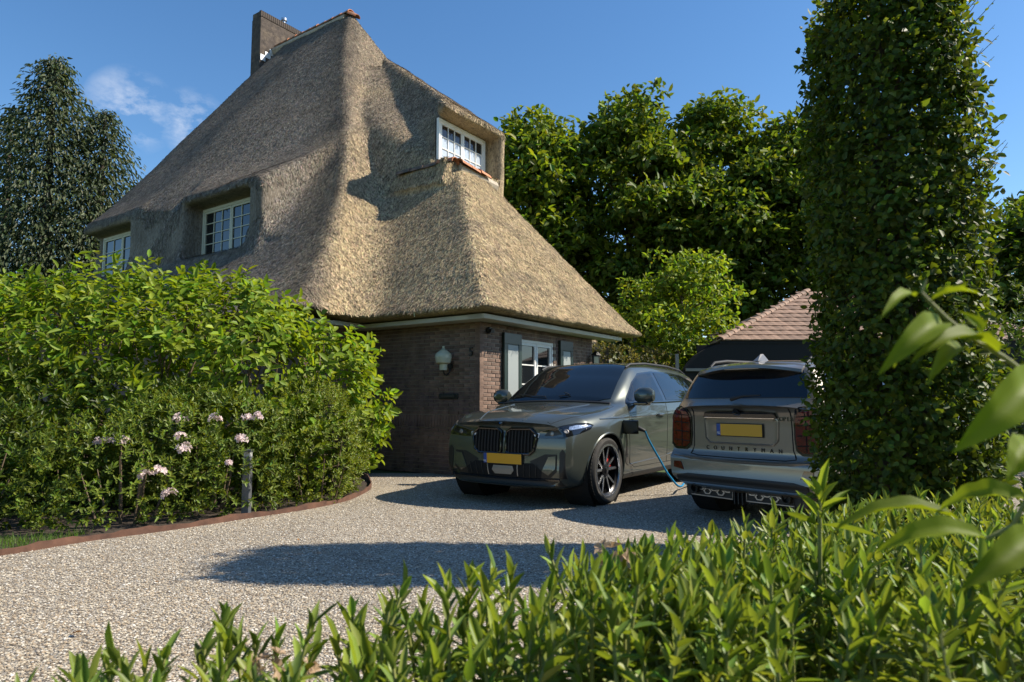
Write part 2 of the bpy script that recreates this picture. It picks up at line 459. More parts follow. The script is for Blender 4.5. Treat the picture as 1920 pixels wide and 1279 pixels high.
# loose reed ends all over the surface
def reeds(n, seed):
    g = np.random.default_rng(seed)
    A, B_, C_, D_ = (TV[TQ[:, i]] for i in range(4))
    nrm = np.cross(C_ - A, D_ - B_); ar = np.linalg.norm(nrm, axis=1) / 2; nrm = nrm / (2 * ar[:, None] + 1e-12)
    cen = (A + B_ + C_ + D_) / 4
    # only surfaces the garden side shows
    wgt = ar * (((nrm[:, 2] > .05)) & (cen[:, 0] < 9.5)) * (np.where((nrm[:, 0] > .55), .1, 1.0))
    fi = g.choice(len(TQ), n, p=wgt / wgt.sum())
    r1, r2 = g.random((n, 1)), g.random((n, 1))
    P = (A[fi] * (1 - r1) + B_[fi] * r1) * (1 - r2) + (D_[fi] * (1 - r1) + C_[fi] * r1) * r2
    Nn = nrm[fi]
    down = np.array([0, 0, -1.]) - Nn * (-Nn[:, 2:3]); down /= np.linalg.norm(down, axis=1, keepdims=True) + 1e-9
    side = np.cross(Nn, down)
    d = down + side * g.normal(0, .45, (n, 1)) + Nn * g.uniform(.02, .13, (n, 1)); d /= np.linalg.norm(d, axis=1, keepdims=True)
    s = np.cross(d, Nn); s /= np.linalg.norm(s, axis=1, keepdims=True) + 1e-9
    ln = g.uniform(.045, .11, (n, 1)); wd = g.uniform(.005, .010, (n, 1))
    P = P + Nn * .004
    V = np.stack([P - s * wd, P + s * wd, P + d * ln + s * wd * .7, P + d * ln - s * wd * .7], 1).reshape(-1, 3)
    F_ = np.arange(4 * n).reshape(n, 4)
    c = g.choice([.30, .62, .9, 1.15, 1.5], (n, 1), p=[.16, .22, .26, .22, .14]) * np.array([[1., 1., 1.]]) * (1 + g.normal(0, .05, (n, 3)))
    return V, F_, np.repeat(c, 4, 0)
_v, _f, _c = reeds(270000, 3)
tag(np_obj('reed_ends', _v, _f, M_straw, roof, cols=_c), kind='stuff')
# ------------------------------------------------------------------ house materials
M_brick = mat('brick', (.168, .108, .078), .85, var=(9, .35), var2=(3.1, (.13, .085, .075), .48, .62), bump=(60, .5, .004), objvar=.28)
M_brick2 = mat('brick_joined', (.168, .108, .078), .85, var=(6, .45), var2=(2.3, (.13, .085, .075), .48, .62), bump=(60, .5, .004))
M_mortar = mat('mortar', (.30, .255, .205), .95, var=(20, .15), bump=(80, .5, .004))
M_soffit = mat('soffit_paint', (.50, .49, .42), .6, var=(3, .08))
M_white = mat('white_paint', (.74, .73, .69), .45, var=(4, .05))
M_cream = mat('cream_paint', (.52, .50, .38), .5, var=(4, .06))
M_dark = mat('dark_inside', (.012, .012, .012), .9)
M_tile = mat('clay_ridge_tile', (.44, .17, .075), .75, var=(14, .25), var2=(6, (.24, .16, .11), .50, .68), bump=(40, .4, .004), objvar=.2)
M_morl = mat('lime_mortar', (.42, .36, .28), .95, var=(12, .2), bump=(30, .6, .01))
M_green = mat('shutter_green', (.018, .032, .026), .35, var=(5, .1))
M_grey = mat('grey_panel', (.30, .33, .32), .5)
M_black = mat('black_metal', (.012, .012, .012), .45)
M_lead = mat('lead_flashing', (.70, .72, .74), .4, metal=.2, var=(7, .1))
def glass_mat(name, col=(.01, .012, .014), rough=.03, spec=.8):
    m = mat(name, col, rough, spec=spec); return m
M_glass = glass_mat('window_glass')
M_glassb = glass_mat('pale_window_glass', (.46, .52, .60), .04)  # even pale blue base for the lower panes

# ------------------------------------------------------------------ brick walls, stretcher bond, joints recessed
BL, BH, BJ = .21, .051, .0105
def brick_mesh(l, h=BH, d=.10):
    w = MB().box(0, l - BJ, 0, d, 0, h)
    me = bpy.data.meshes.new('brick'); me.from_pydata(w.v, [], w.f)
    bm = bmesh.new(); bm.from_mesh(me); bmesh.ops.recalc_face_normals(bm, faces=bm.faces)
    bmesh.ops.bevel(bm, geom=[e for e in bm.edges if all(abs(v.co.y) < 1e-6 for v in e.verts)], offset=.003, segments=1, affect='EDGES')
    bm.to_mesh(me); bm.free(); me.materials.append(M_brick); return me
BM_full = brick_mesh(BL); BM_half = brick_mesh(BL / 2); BM_sold = brick_mesh(BH + BJ, BL - BJ)
def brick_wall(name, length, height, M, holes, want, soldier=None):
    """M maps (along, depth, up) to house space. want(x, z) -> brick is built as a piece of its own"""
    wl = empty(name, parent=house); wl.matrix_local = M
    rest = MB(); single = 0
    q = MB()
    xs = sorted({.012, length, *[h[0] for h in holes], *[h[1] for h in holes]}); zs = sorted({0., height, *[h[2] for h in holes], *[h[3] for h in holes]})
    for i in range(len(xs) - 1):
        for j in range(len(zs) - 1):
            cx, cz = (xs[i] + xs[i + 1]) / 2, (zs[j] + zs[j + 1]) / 2
            if not any(h[0] < cx < h[1] and h[2] < cz < h[3] for h in holes):
                q.box(xs[i], xs[i + 1], .010, .30, zs[j], zs[j + 1])
    q.build('mortar_bed', M_mortar, wl)
    ch = BH + BJ; row = 0; z = .004
    while z + BH < height:
        if soldier and soldier <= row < soldier + 3:
            if row == soldier:
                x = 0.004
                while x + ch < length:
                    if want(x, z): 
                        o = bpy.data.objects.new('brick', BM_sold); link(o, wl); o.location = (x, 0, z)
                    else: rest.box(x, x + BH, 0, .1, z, z + BL - BJ)
                    x += ch
            row += 1; z += ch if row < soldier + 3 else (BL + BJ * .3 - 2 * ch); continue
        x = -.001 if row % 2 else -BL / 2
        while x < length - .03:
            x0 = max(x, 0.0); l = min(x + BL, length) - x0
            if l > .05:
                cx, cz = x0 + l / 2, z + BH / 2
                bad = any(h[0] - .06 < cx < h[1] + .06 and h[2] - .02 < cz < h[3] + .02 for h in holes)
                if not bad:
                    if want(cx, cz) and l > BL * .95:
                        o = bpy.data.objects.new('brick', BM_full); link(o, wl); o.location = (x0 + random.uniform(-.002, .002), random.uniform(-.0025, .0025), z); single += 1
                    elif want(cx, cz) and abs(l - BL / 2) < .01:
                        o = bpy.data.objects.new('brick', BM_half); link(o, wl); o.location = (x0, random.uniform(-.0025, .0025), z); single += 1
                    else:
                        dy = random.uniform(-.0025, .0025)
                        rest.box(x0, x0 + l - BJ, dy, .1, z, z + BH)
            x += BL
        row += 1; z += ch
    tag(rest.build('brickwork', M_brick2, wl), kind='stuff')
    return wl, single
# right-hand wall: along +a, outward is -b ; left-hand wall: along +b, outward is -a
M_rw = Matrix(((1, 0, 0, 0), (0, 1, 0, 0), (0, 0, 1, 0), (0, 0, 0, 1)))
M_lw = Matrix(((0, 1, 0, 0), (1, 0, 0, 0), (0, 0, 1, 0), (0, 0, 0, 1)))
WIN = (1.12, 2.22, 1.02, 2.22)
wr, n1 = brick_wall('brick_wall_sunny', 3.7, 2.46, M_rw, [WIN], lambda x, z: x < 1.15 and z > .62)
wl_, n2 = brick_wall('brick_wall_shaded', 2.62, 2.46, M_lw, [], lambda x, z: (x < 1.5 and 1.35 < z < 2.45) and (x < .95), soldier=12)
tag(wr, 'brick wall with window'); tag(wl_, 'brick wall with wall lamp')
# remaining walls of the house, hidden behind the shrubs and the wing
q = MB(); q.box(-1.28, 9.6, 2.6, 12.7, 0, 2.75); q.box(.28, 3.66, .3, 4, .02, 2.46); q.box(8.4, 10.6, 5.4, 12.7, 2.8, 5.9)
q.build('plain_wall', M_brick2, house)
# soffit boards under the eaves
q = MB(); q.prism([(-.34, 2.40), (-.02, 2.40), (-.02, 2.47), (-.34, 2.47)], -.3, 2.6)
q.build('soffit_board', M_soffit, house, bevel=.004)
q = MB(); q.box(-.34, 4.35, -.34, -.02, 2.402, 2.472)
q.build('soffit_board', M_soffit, house, bevel=.004)
q = MB(); q.box(-1.62, -.36, 2.26, 2.58, 2.41, 2.48)
q.build('soffit_board', M_soffit, house, bevel=.004)

# ------------------------------------------------------------------ windows
def window(name, w, h, M, lights, cols, rows, paint, fr=.065, bar=.022, depth=.07, parent=house, pale_rows=0):
    """M maps (along, outward -y, up); lights = number of casements"""
    t = empty(name, parent=parent); t.matrix_local = M
    q = MB(); q.box(-fr, w + fr, 0, depth, -fr, 0); q.box(-fr, w + fr, 0, depth, h, h + fr); q.box(-fr, 0, 0, depth, 0, h); q.box(w, w + fr, 0, depth, 0, h)
    q.build('frame', paint, t, bevel=.005)
    cw = w / lights
    for i in range(lights):
        x0 = i * cw + (.004 if i else 0); x1 = (i + 1) * cw - (.004 if i < lights - 1 else 0); s = .05
        q = MB(); q.box(x0, x1, .012, .06, 0, s); q.box(x0, x1, .012, .06, h - s, h); q.box(x0, x0 + s, .012, .06, s, h - s); q.box(x1 - s, x1, .012, .06, s, h - s)
        pw, ph = (x1 - x0 - 2 * s) / cols, (h - 2 * s) / rows
        for c in range(1, cols): q.box(x0 + s + c * pw - bar / 2, x0 + s + c * pw + bar / 2, .020, .055, s, h - s)
        for r_ in range(1, rows): q.box(x0 + s, x1 - s, .022, .053, s + r_ * ph - bar / 2, s + r_ * ph + bar / 2)
        ca = q.build('casement', paint, t, bevel=.003)
        for c in range(cols):
            for r_ in range(rows):
                px0, pz0 = x0 + s + c * pw, s + r_ * ph
                tl = random.uniform(-.0015, .0015)
                p = mesh_obj('pane', [(px0, .040 + tl, pz0), (px0 + pw, .040, pz0), (px0 + pw, .040 - tl, pz0 + ph), (px0, .040, pz0 + ph)], [(0, 1, 2, 3)], M_glassb if r_ < pale_rows else M_glass, ca)
    q = MB(); q.box(-fr, w + fr, .075, .10, -fr, h + fr); q.build('lining', M_dark, t)
    return t
def MT(loc, ex, ey):
    m = Matrix(); ez = Vector((0, 0, 1))
    for i in range(3):
        m[i][0] = ex[i]; m[i][1] = ey[i]; m[i][2] = ez[i]; m[i][3] = loc[i]
    return m
EA, EB = Vector((1, 0, 0)), Vector((0, 1, 0))
# dormer windows: along +b seen from -a side means along = -b to keep outward = -a  (y axis points inwards, +a)
tag(window('dormer_window', 2.12, 1.06, MT((.26, 8.28, 4.48), -EB, EA), 2, 3, 4, M_cream), 'cream dormer window above the big green bush')
tag(window('dormer_window', 1.95, 1.06, MT((.26, 13.1, 4.48), -EB, EA), 2, 2, 3, M_cream), 'cream dormer window at the far left of the roof')
tag(window('dormer_window', 1.50, .86, MT((2.25, 2.79, 6.24), EA, EB), 2, 3, 3, M_white, pale_rows=2), 'white dormer window high on the sunny side')
# ground floor window with shutters
gw = window('ground_window', 1.0, 1.1, MT((1.17, .02, 1.07), EA, EB), 2, 1, 3, M_white)
tag(gw, 'white window beside the dark green shutter')
q = MB(); q.box(1.02, 2.32, -.05, .06, .93, .985); q.build('window_sill', M_morl, house, bevel=.006)
def shutter(x, w, label):
    s = empty('shutter', parent=house); s.matrix_local = MT((x, -.05, 1.0), EA, EB)
    q = MB(); q.box(0, w, 0, .04, 0, 1.28); q.build('board', M_green, s, bevel=.005)
    q = MB(); q.box(0, w, -.012, -.001, 0, .22); q.box(0, w, -.012, -.001, 1.10, 1.28); q.box(0, .085, -.012, -.001, .22, 1.10); q.box(w - .085, w, -.012, -.001, .22, 1.10)
    q.build('rim', M_green, s, bevel=.003)
    q = MB(); q.box(.10, w - .10, -.009, -.001, .235, 1.085); q.build('panel', M_grey, s, bevel=.002)
    tag(s, label); return s
shutter(.58, .50, 'dark green shutter with grey panel left of the window')
shutter(2.36, .46, 'dark green shutter with grey panel right of the window')

# ------------------------------------------------------------------ ridge tiles
def half_round(L_, r0, r1, th=.02, n=7):
    vs, fs = [], []
    for (yy, r) in ((0, r0), (L_, r1)):
        for rr in (r, r - th):
            for i in range(n):
                q = math.pi * i / (n - 1); vs.append((rr * math.cos(q), yy, rr * math.sin(q) * .8))
    for i in range(n - 1):
        fs += [(i, i + 1, 2 * n + i + 1, 2 * n + i), (n + i + 1, n + i, 3 * n + i, 3 * n + i + 1), (i + 1, i, n + i, n + i + 1), (2 * n + i, 2 * n + i + 1, 3 * n + i + 1, 3 * n + i)]
    me = bpy.data.meshes.new('ridge_tile'); me.from_pydata(vs, [], fs); me.materials.append(M_tile); me.update(); me.shade_smooth(); me.set_sharp_from_angle(angle=R(40)); return me
ME_ridge = half_round(.40, .155, .135); ME_hip = half_round(.36, .15, .12)
ME_ridge_old = half_round(.40, .15, .13); ME_ridge_old.materials.clear(); ME_ridge_old.materials.append(mat('mossy_ridge_tile', (.16, .10, .065), .85, var=(12, .35), var2=(6, (.07, .06, .045), .45, .6), bump=(40, .5, .005), objvar=.2))
def lay_tiles(p0, p1, me, L_, lift=0.0):
    p0, p1 = Vector(p0), Vector(p1); d = (p1 - p0); n = max(1, int(d.length / (L_ * .9))); e = d.normalized()
    x = e.cross(Vector((0, 0, 1))).normalized(); zz = x.cross(e)
    for i in range(n):
        o = bpy.data.objects.new('ridge_tile', me); link(o, house)
        m = Matrix(((x.x, e.x, zz.x, 0), (x.y, e.y, zz.y, 0), (x.z, e.z, zz.z, 0), (0, 0, 0, 1)))
        m.translation = p0 + e * (L_ * .9 * i) + Vector((0, 0, lift)) + Vector((random.uniform(-.01, .01), random.uniform(-.01, .01), random.uniform(-.008, .008)))
        o.matrix_local = m
lay_tiles((5, 8.78, 12.88), (5, 12.6, 12.90), ME_ridge, .40)
lay_tiles((5.0, 8.86, 12.86), (5.02, 8.46, 12.64), ME_hip, .30)
q = MB(); q.tube([(5, 8.98, 12.78), (5, 12.6, 12.78)], .16, 8); q.build('ridge_mortar', M_morl, house, smooth=True)
lay_tiles((2.16, 2.30, 6.06), (2.10, 2.72, 6.07), ME_ridge, .40)
lay_tiles((2.12, 2.70, 6.05), (2.08, 4.1, 6.04), ME_ridge_old, .40)
lay_tiles((2.22, 2.32, 6.06), (3.6, 2.42, 6.04), ME_ridge, .40)
q = MB(); q.tube([(2.18, 2.40, 5.96), (2.14, 4.0, 5.95)], .12, 8); q.tube([(2.3, 2.38, 6.0), (3.7, 2.46, 5.98)], .13, 8); q.build('ridge_mortar', M_morl, house, smooth=True)

# ------------------------------------------------------------------ chimney
M_chim = mat('chimney_brick', (.075, .058, .047), .9, var=(8, .4), var2=(2, (.13, .10, .07), .5, .7), bump=(25, .8, .02))
ch = empty('chimney', (0, 0, 0), parent=house)
q = MB(); q.box(4.42, 6.55, 12.5, 12.98, 10.6, 13.78); q.build('stack', M_chim, ch, bevel=.01)
bm_ch = brick_mesh(.075, .20); bm_ch.materials.clear(); bm_ch.materials.append(M_chim)
for i in range(27):                                             # upright brick course round the top
    o = bpy.data.objects.new('brick', bm_ch); link(o, ch); o.location = (4.41 + i * .079, 12.485, 13.785)
q = MB(); q.box(4.43, 6.54, 12.59, 12.96, 13.78, 13.98); q.build('cap', M_chim, ch)
for i in range(5):
    q = MB(); q.box(4.44 + i * .17, 4.62 + i * .17 + .03 * i, 12.475, 12.498, 12.30 + i * .15, 12.50 + i * .15); q.build('flashing', M_lead, ch)
q = MB(); q.lathe([(.055, 0), (.055, .22), (.10, .22), (.10, .30), (.02, .34)], 12, Matrix.Translation((5.45, 12.7, 13.95))); q.build('flue', mat('steel', (.5, .52, .54), .3, metal=.9), ch, smooth=True)

# ------------------------------------------------------------------ fittings on the walls
def wall_point(side, along, z, out=0.0):
    return hw(along, -out, z) if side == 'r' else hw(-out, along, z)
M_lampglass = mat('lamp_glass', (.50, .50, .36), .25, spec=.5)
lp = wall_point('l', .58, 1.72, .19)
lamp = empty('wall_lamp', lp); tag(lamp, 'cream globe wall lamp on the shaded brick wall', 'lamp')
q = MB(); q.lathe([(.035, .26), (.05, .25), (.07, .235), (.125, .19), (.135, .15), (.13, .10), (.115, .045), (.085, .03), (.08, .03)], 20); q.build('shade', M_lampglass, lamp, smooth=True)
q = MB(); q.lathe([(.018, .31), (.022, .295), (.018, .28), (.04, .262), (.0, .262)], 12); q.build('finial', M_lampglass, lamp, smooth=True)
q = MB(); q.lathe([(.06, -.07), (.065, .03), (.06, .035)], 16); q.build('fitting', M_lampglass, lamp, smooth=True)
iv = (HM.to_3x3() @ Vector((1, 0, 0)))
q = MB(); q.tube([Vector((0, 0, -.06)), Vector((0, 0, -.13)) + iv * .02, Vector((0, 0, -.15)) + iv * .08, Vector((0, 0, -.10)) + iv * .15, iv * .18], .012, 8); q.build('bracket', M_black, lamp, smooth=True)
q = MB(); q.lathe([(.05, 0), (.05, .015), (.02, .02)], 14, Matrix.Translation(iv * .182) @ (-iv).to_track_quat('Z', 'Y').to_matrix().to_4x4()); q.build('wall_plate', M_black, lamp)
# house number
me5 = text_mesh('5', .20, .008); me5.materials.append(M_black)
o = bpy.data.objects.new('house_number', me5); link(o, house); o.matrix_local = Matrix.Translation((-.012, .17, 1.93)) @ Matrix.Rotation(-math.pi / 2, 4, 'Z') @ Matrix.Rotation(math.pi / 2, 4, 'X')
# letter slot
ls = empty('letter_slot', parent=house); ls.matrix_local = Matrix.Translation((0, .62, 1.24))
q = MB(); q.box(-.02, .0, -.20, .20, -.045, .045); q.build('plate', M_black, ls, bevel=.01); q = MB(); q.box(-.032, -.021, -.14, .14, -.022, .022); q.build('flap', mat('aged_brass', (.06, .055, .045), .5, metal=.5), ls, bevel=.004)
# lantern at the far end of the sunny wall
ln = empty('wall_lantern', wall_point('r', 3.58, 1.95, .14)); tag(ln, 'small black lantern at the far end of the sunny brick wall', 'lantern')
q = MB(); q.box(-.07, .07, -.07, .07, -.13, .12); q.build('cage', M_black, ln, bevel=.01); q = MB(); q.lathe([(.11, .121), (.03, .20), (.0, .21)], 4); q.build('hood', M_black, ln)
q = MB(); q.box(-.045, .045, -.075, -.071, -.10, .09); q.build('pane', M_lampglass, ln)
q = MB(); q.tube([(0, 0, -.14), (-.08, .06, -.16), (-.13, .1, -.1)], .012, 6); q.build('bracket', M_black, ln)
# small security camera near the corner
sc_ = empty('security_camera', wall_point('r', .20, 2.28, .03)); tag(sc_, 'small black security camera under the eave by the house corner', 'camera')
q = MB(); q.lathe([(.05, -.03), (.055, .0), (.05, .03)], 12, (HM.to_3x3() @ Vector((0, -1, 0))).to_track_quat('Z', 'Y').to_matrix().to_4x4()); q.build('base', M_black, sc_)
q = MB(); q.tube([(0, 0, 0), (.06, -.08, -.02)], [.03, .035], 10); q.build('lens_barrel', M_black, sc_)
# ================================================================== CARS
def pchip(xk, yk, x):
    xk = np.asarray(xk, float); yk = np.asarray(yk, float); x = np.asarray(x, float)
    h = np.diff(xk); d = (np.diff(yk, axis=0).T / h).T
    m = np.zeros_like(yk)
    for i in range(1, len(xk) - 1):
        w1 = 2 * h[i] + h[i - 1]; w2 = h[i] + 2 * h[i - 1]
        with np.errstate(divide='ignore', invalid='ignore'):
            mm = (w1 + w2) / (w1 / d[i - 1] + w2 / d[i])
        m[i] = np.where(d[i - 1] * d[i] > 0, mm, 0)
    m[0] = d[0]; m[-1] = d[-1]
    i = np.clip(np.searchsorted(xk, x) - 1, 0, len(xk) - 2)
    t = (x - xk[i]) / h[i]
    if yk.ndim > 1: t = t[:, None]; hh = h[i][:, None]
    else: hh = h[i]
    return (2 * t**3 - 3 * t**2 + 1) * yk[i] + (t**3 - 2 * t**2 + t) * hh * m[i] + (-2 * t**3 + 3 * t**2) * yk[i + 1] + (t**3 - t**2) * hh * m[i + 1]

class Car:
    """a lofted body with x backwards from the nose, y to the car's left, z up; panels are cut to it by projection"""
    def __init__(s, stations, deform, nx=230, per=7):
        xs = np.array([q[0] for q in stations]); S = np.array([q[1] for q in stations], float)     # (k, p, 2)
        gx = np.concatenate([np.linspace(xs[i], xs[i + 1], max(3, int(nx * (xs[i + 1] - xs[i]) / (xs[-1] - xs[0]))), endpoint=False) for i in range(len(xs) - 1)] + [[xs[-1]]])
        k, p, _ = S.shape
        D = pchip(xs, S.reshape(k, -1), gx).reshape(len(gx), p, 2)
        sp = np.linspace(0, p - 1, (p - 1) * per + 1)
        G = np.stack([pchip(np.arange(p), D[i], sp) for i in range(len(gx))])                      # (nx, ns, 2)
        n, m, _ = G.shape
        half = np.zeros((n, m, 3)); half[:, :, 0] = gx[:, None]; half[:, :, 1:] = G
        half = deform(half)
        full = np.concatenate([half * np.array([1, 1, 1]), (half * np.array([1, -1, 1]))[:, -2:0:-1]], 1)    # closed ring: left side up to the top, then down the right
        M_ = full.shape[1]
        V = full.reshape(-1, 3)
        F = []
        for i in range(n - 1):
            a = i * M_ + np.arange(M_); b = i * M_ + (np.arange(M_) + 1) % M_
            F.append(np.stack([a, b, b + M_, a + M_], 1))
        F = np.concatenate(F)
        # end caps: strips between left and right
        caps = []
        for i in (0, n - 1):
            for j in range(m - 1):
                l0 = i * M_ + j; l1 = i * M_ + j + 1
                r0 = i * M_ + (M_ - j) % M_; r1 = i * M_ + (M_ - j - 1) % M_
                q = [l0, l1, r1, r0]
                caps.append(q[::-1] if i == 0 else q)
        s.caps = np.array(caps); s.V = V; s.F = F; s.n, s.M = n, M_
        s.bvh = BVHTree.FromPolygons([Vector(v) for v in V], [tuple(int(q) for q in f if True) for f in F.tolist()] + [tuple(dict.fromkeys(c)) for c in caps if len(set(c)) > 2])
    def body(s, name, m, parent, holes):
        """holes: (x, z, r, ymin) wheel openings; edges of the cut are pulled onto the circle"""
        V = s.V.copy(); keep = np.ones(len(s.F), bool)
        for (hx, hz, r, ym) in holes:
            d = np.hypot(V[:, 0] - hx, V[:, 2] - hz); side = np.abs(V[:, 1]) > ym
            near = side & (np.abs(d - r) < .016)
            sc = np.where(near, r / np.maximum(d, 1e-6), 1)
            V[:, 0] = hx + (V[:, 0] - hx) * sc; V[:, 2] = hz + (V[:, 2] - hz) * sc
            ins = (d < r - .0) & side & ~near
            inn = ((d < r + 1e-3) & side) | near
            keep &= ~(inn[s.F].all(1) & (ins[s.F].any(1) | near[s.F].all(1)))
        F = s.F[keep]
        me = bpy.data.meshes.new(name)
        me.from_pydata([tuple(v) for v in V.tolist()], [], F.tolist() + [tuple(dict.fromkeys(c)) for c in s.caps.tolist() if len(set(c)) > 2])
        bm = bmesh.new(); bm.from_mesh(me); bmesh.ops.remove_doubles(bm, verts=bm.verts, dist=.0004); bmesh.ops.recalc_face_normals(bm, faces=bm.faces); bm.to_mesh(me); bm.free()
        me.materials.append(m); me.shade_smooth(); me.set_sharp_from_angle(angle=R(50))
        return link(bpy.data.objects.new(name, me), parent)
    def hit(s, p, axis):
        """project onto the body. axis 'L'/'R' from the sides (x, z), 'F'/'B' from front and back (y, z), 'T' from above (x, y)"""
        if axis == 'L': o, d = Vector((p[0], 3, p[1])), Vector((0, -1, 0))
        elif axis == 'R': o, d = Vector((p[0], -3, p[1])), Vector((0, 1, 0))
        elif axis == 'F': o, d = Vector((-3, p[0], p[1])), Vector((1, 0, 0))
        elif axis == 'B': o, d = Vector((9, p[0], p[1])), Vector((-1, 0, 0))
        elif axis in ('QL', 'QR'):      # from the front corner, 45 degrees; p[0] measured along the corner
            g_ = 1 if axis == 'QL' else -1
            e_ = Vector((.7071, .7071 * g_, 0)); d = Vector((.7071, -.7071 * g_, 0)); o = e_ * p[0] - d * 3 + Vector((0, 0, p[1]))
        else: o, d = Vector((p[0], p[1], 4)), Vector((0, 0, -1))
        q, n, _, _ = s.bvh.ray_cast(o, d)
        if q is None:
            q, n, _, _ = s.bvh.find_nearest(o + d * 3)
        if n.dot(d) > 0: n = -n
        return q, n
    def panel(s, name, poly, axis, m, parent, off=.004, th=0.0, n=26, rows=8, smooth=True):
        """poly: outline in the axis plane; filled column by column, pressed onto the body, lifted by off"""
        P = np.array(poly, float); x0, x1 = P[:, 0].min(), P[:, 0].max()
        g = []
        eps = (x1 - x0) * 1e-4
        xsv = np.unique(np.concatenate([np.linspace(x0 + eps, x1 - eps, n), np.clip(P[:, 0], x0 + eps, x1 - eps)]))
        keep_x = [xsv[0]]
        for q in xsv[1:]:
            if q - keep_x[-1] > (x1 - x0) * .004: keep_x.append(q)
        for x in keep_x:
            zs = []
            for i in range(len(P)):
                a, b = P[i], P[(i + 1) % len(P)]
                if (a[0] - x) * (b[0] - x) <= 0 and abs(a[0] - b[0]) > 1e-9:
                    zs.append(a[1] + (b[1] - a[1]) * (x - a[0]) / (b[0] - a[0]))
            lo, hi = min(zs), max(zs)
            g.append([(x, lo + (hi - lo) * j / rows) for j in range(rows + 1)])
        vs, vb = [], []
        for col in g:
            for p in col:
                q, nn = s.hit(p, axis); vs.append(q + nn * off); vb.append(q - nn * .006)
        k = rows + 1; fs = [(i * k + j, (i + 1) * k + j, (i + 1) * k + j + 1, i * k + j + 1) for i in range(len(g) - 1) for j in range(rows)]
        nv = len(vs)
        ring = [j for j in range(k)] + [i * k + rows for i in range(1, len(g))] + [(len(g) - 1) * k + j for j in range(rows - 1, -1, -1)] + [i * k for i in range(len(g) - 2, 0, -1)]
        fs += [(ring[i], ring[(i + 1) % len(ring)], ring[(i + 1) % len(ring)] + nv, ring[i] + nv) for i in range(len(ring))]
        me = bpy.data.meshes.new(name); me.from_pydata([tuple(v) for v in vs + vb], [], fs)
        bm = bmesh.new(); bm.from_mesh(me); bmesh.ops.recalc_face_normals(bm, faces=bm.faces)
        bm.to_mesh(me); bm.free(); me.materials.append(m)
        if smooth: me.shade_smooth(); me.set_sharp_from_angle(angle=R(40))
        return link(bpy.data.objects.new(name, me), parent)
    def line(s, name, pts, axis, m, parent, r=.004, off=.0, n=5, close=False, step=.04):
        """a tube or seam laid along the body through 2-D points"""
        P = [np.array(p, float) for p in pts]
        if close: P.append(P[0])
        q = []
        for i in range(len(P) - 1):
            k = max(1, int(np.hypot(*(P[i + 1] - P[i])) / step))
            for j in range(k): q.append(P[i] + (P[i + 1] - P[i]) * j / k)
        q.append(P[-1])
        pts3 = []
        for p in q:
            h, nn = s.hit(p, axis); pts3.append(h + nn * off)
        return MB().tube(pts3, r, n).build(name, m, parent, smooth=True)

# ------------------------------------------------------------------ car materials
def paint(name, col, flake=.35, rough=.32):
    m = mat(name, col, rough, metal=flake, coat=1.0)
    nt = m.node_tree; p = nt.nodes['Principled BSDF']
    p.inputs['Coat Roughness'].default_value = .03
    # a trace of road dust breaks the polish
    n = nt.nodes.new('ShaderNodeTexNoise'); n.inputs['Scale'].default_value = 5; n.inputs['Detail'].default_value = 8
    r = nt.nodes.new('ShaderNodeMapRange'); r.inputs['From Min'].default_value = .35; r.inputs['From Max'].default_value = .75; r.inputs['To Min'].default_value = .025; r.inputs['To Max'].default_value = .10
    t = nt.nodes.new('ShaderNodeTexCoord'); nt.links.new(t.outputs['Object'], n.inputs['Vector']); nt.links.new(n.outputs['Fac'], r.inputs['Value']); nt.links.new(r.outputs['Result'], p.inputs['Coat Roughness'])
    return m
M_x5 = paint('dark_grey_paint', (.070, .080, .068), .45)
M_mini = paint('silver_grey_paint', (.185, .165, .135), .4)
M_cglass = mat('car_glass', (.006, .008, .010), .02, spec=.75)
M_gloss = mat('gloss_black', (.008, .008, .009), .12, coat=.6)
M_plast = mat('black_plastic', (.014, .014, .014), .55, bump=(120, .2, .002))
M_tyre = mat('tyre_rubber', (.022, .021, .019), .8, var=(30, .35), var2=(5, (.06, .052, .042), .5, .75), bump=(90, .4, .004))
M_rimd = mat('rim_dark', (.03, .03, .032), .3, metal=.7)
M_rims = mat('rim_machined', (.55, .56, .58), .25, metal=.95)
M_disc = mat('brake_disc', (.28, .27, .26), .4, metal=.9)
M_red = mat('caliper_red', (.55, .02, .015), .35, coat=.5)
M_chrome = mat('chrome', (.65, .66, .68), .08, metal=1.0)
M_satin = mat('satin_silver', (.42, .42, .42), .35, metal=.8)
M_plate = mat('plate_yellow', (.62, .33, .015), .45)
M_pblue = mat('plate_blue', (.01, .06, .28), .4)
M_wht = mat('white_mark', (.75, .75, .75), .4)
M_blue = mat('badge_blue', (.02, .22, .60), .3, coat=.6)
M_tail = mat('tail_light_red', (.10, .005, .006), .08, spec=.8, var=(40, .5))
M_lens = mat('headlight_lens', (.008, .009, .011), .04, spec=.9)
M_hlr = mat('lamp_gleam', (.42, .50, .60), .12, metal=.7, var=(60, .5))
M_hole = mat('intake_black', (.006, .006, .006), .5)
M_seam = mat('panel_gap', (.004, .004, .004), .9)
M_radar = mat('radar_cover', (.22, .21, .18), .3, coat=.4)
M_cable = mat('charging_cable', (.01, .22, .45), .4)

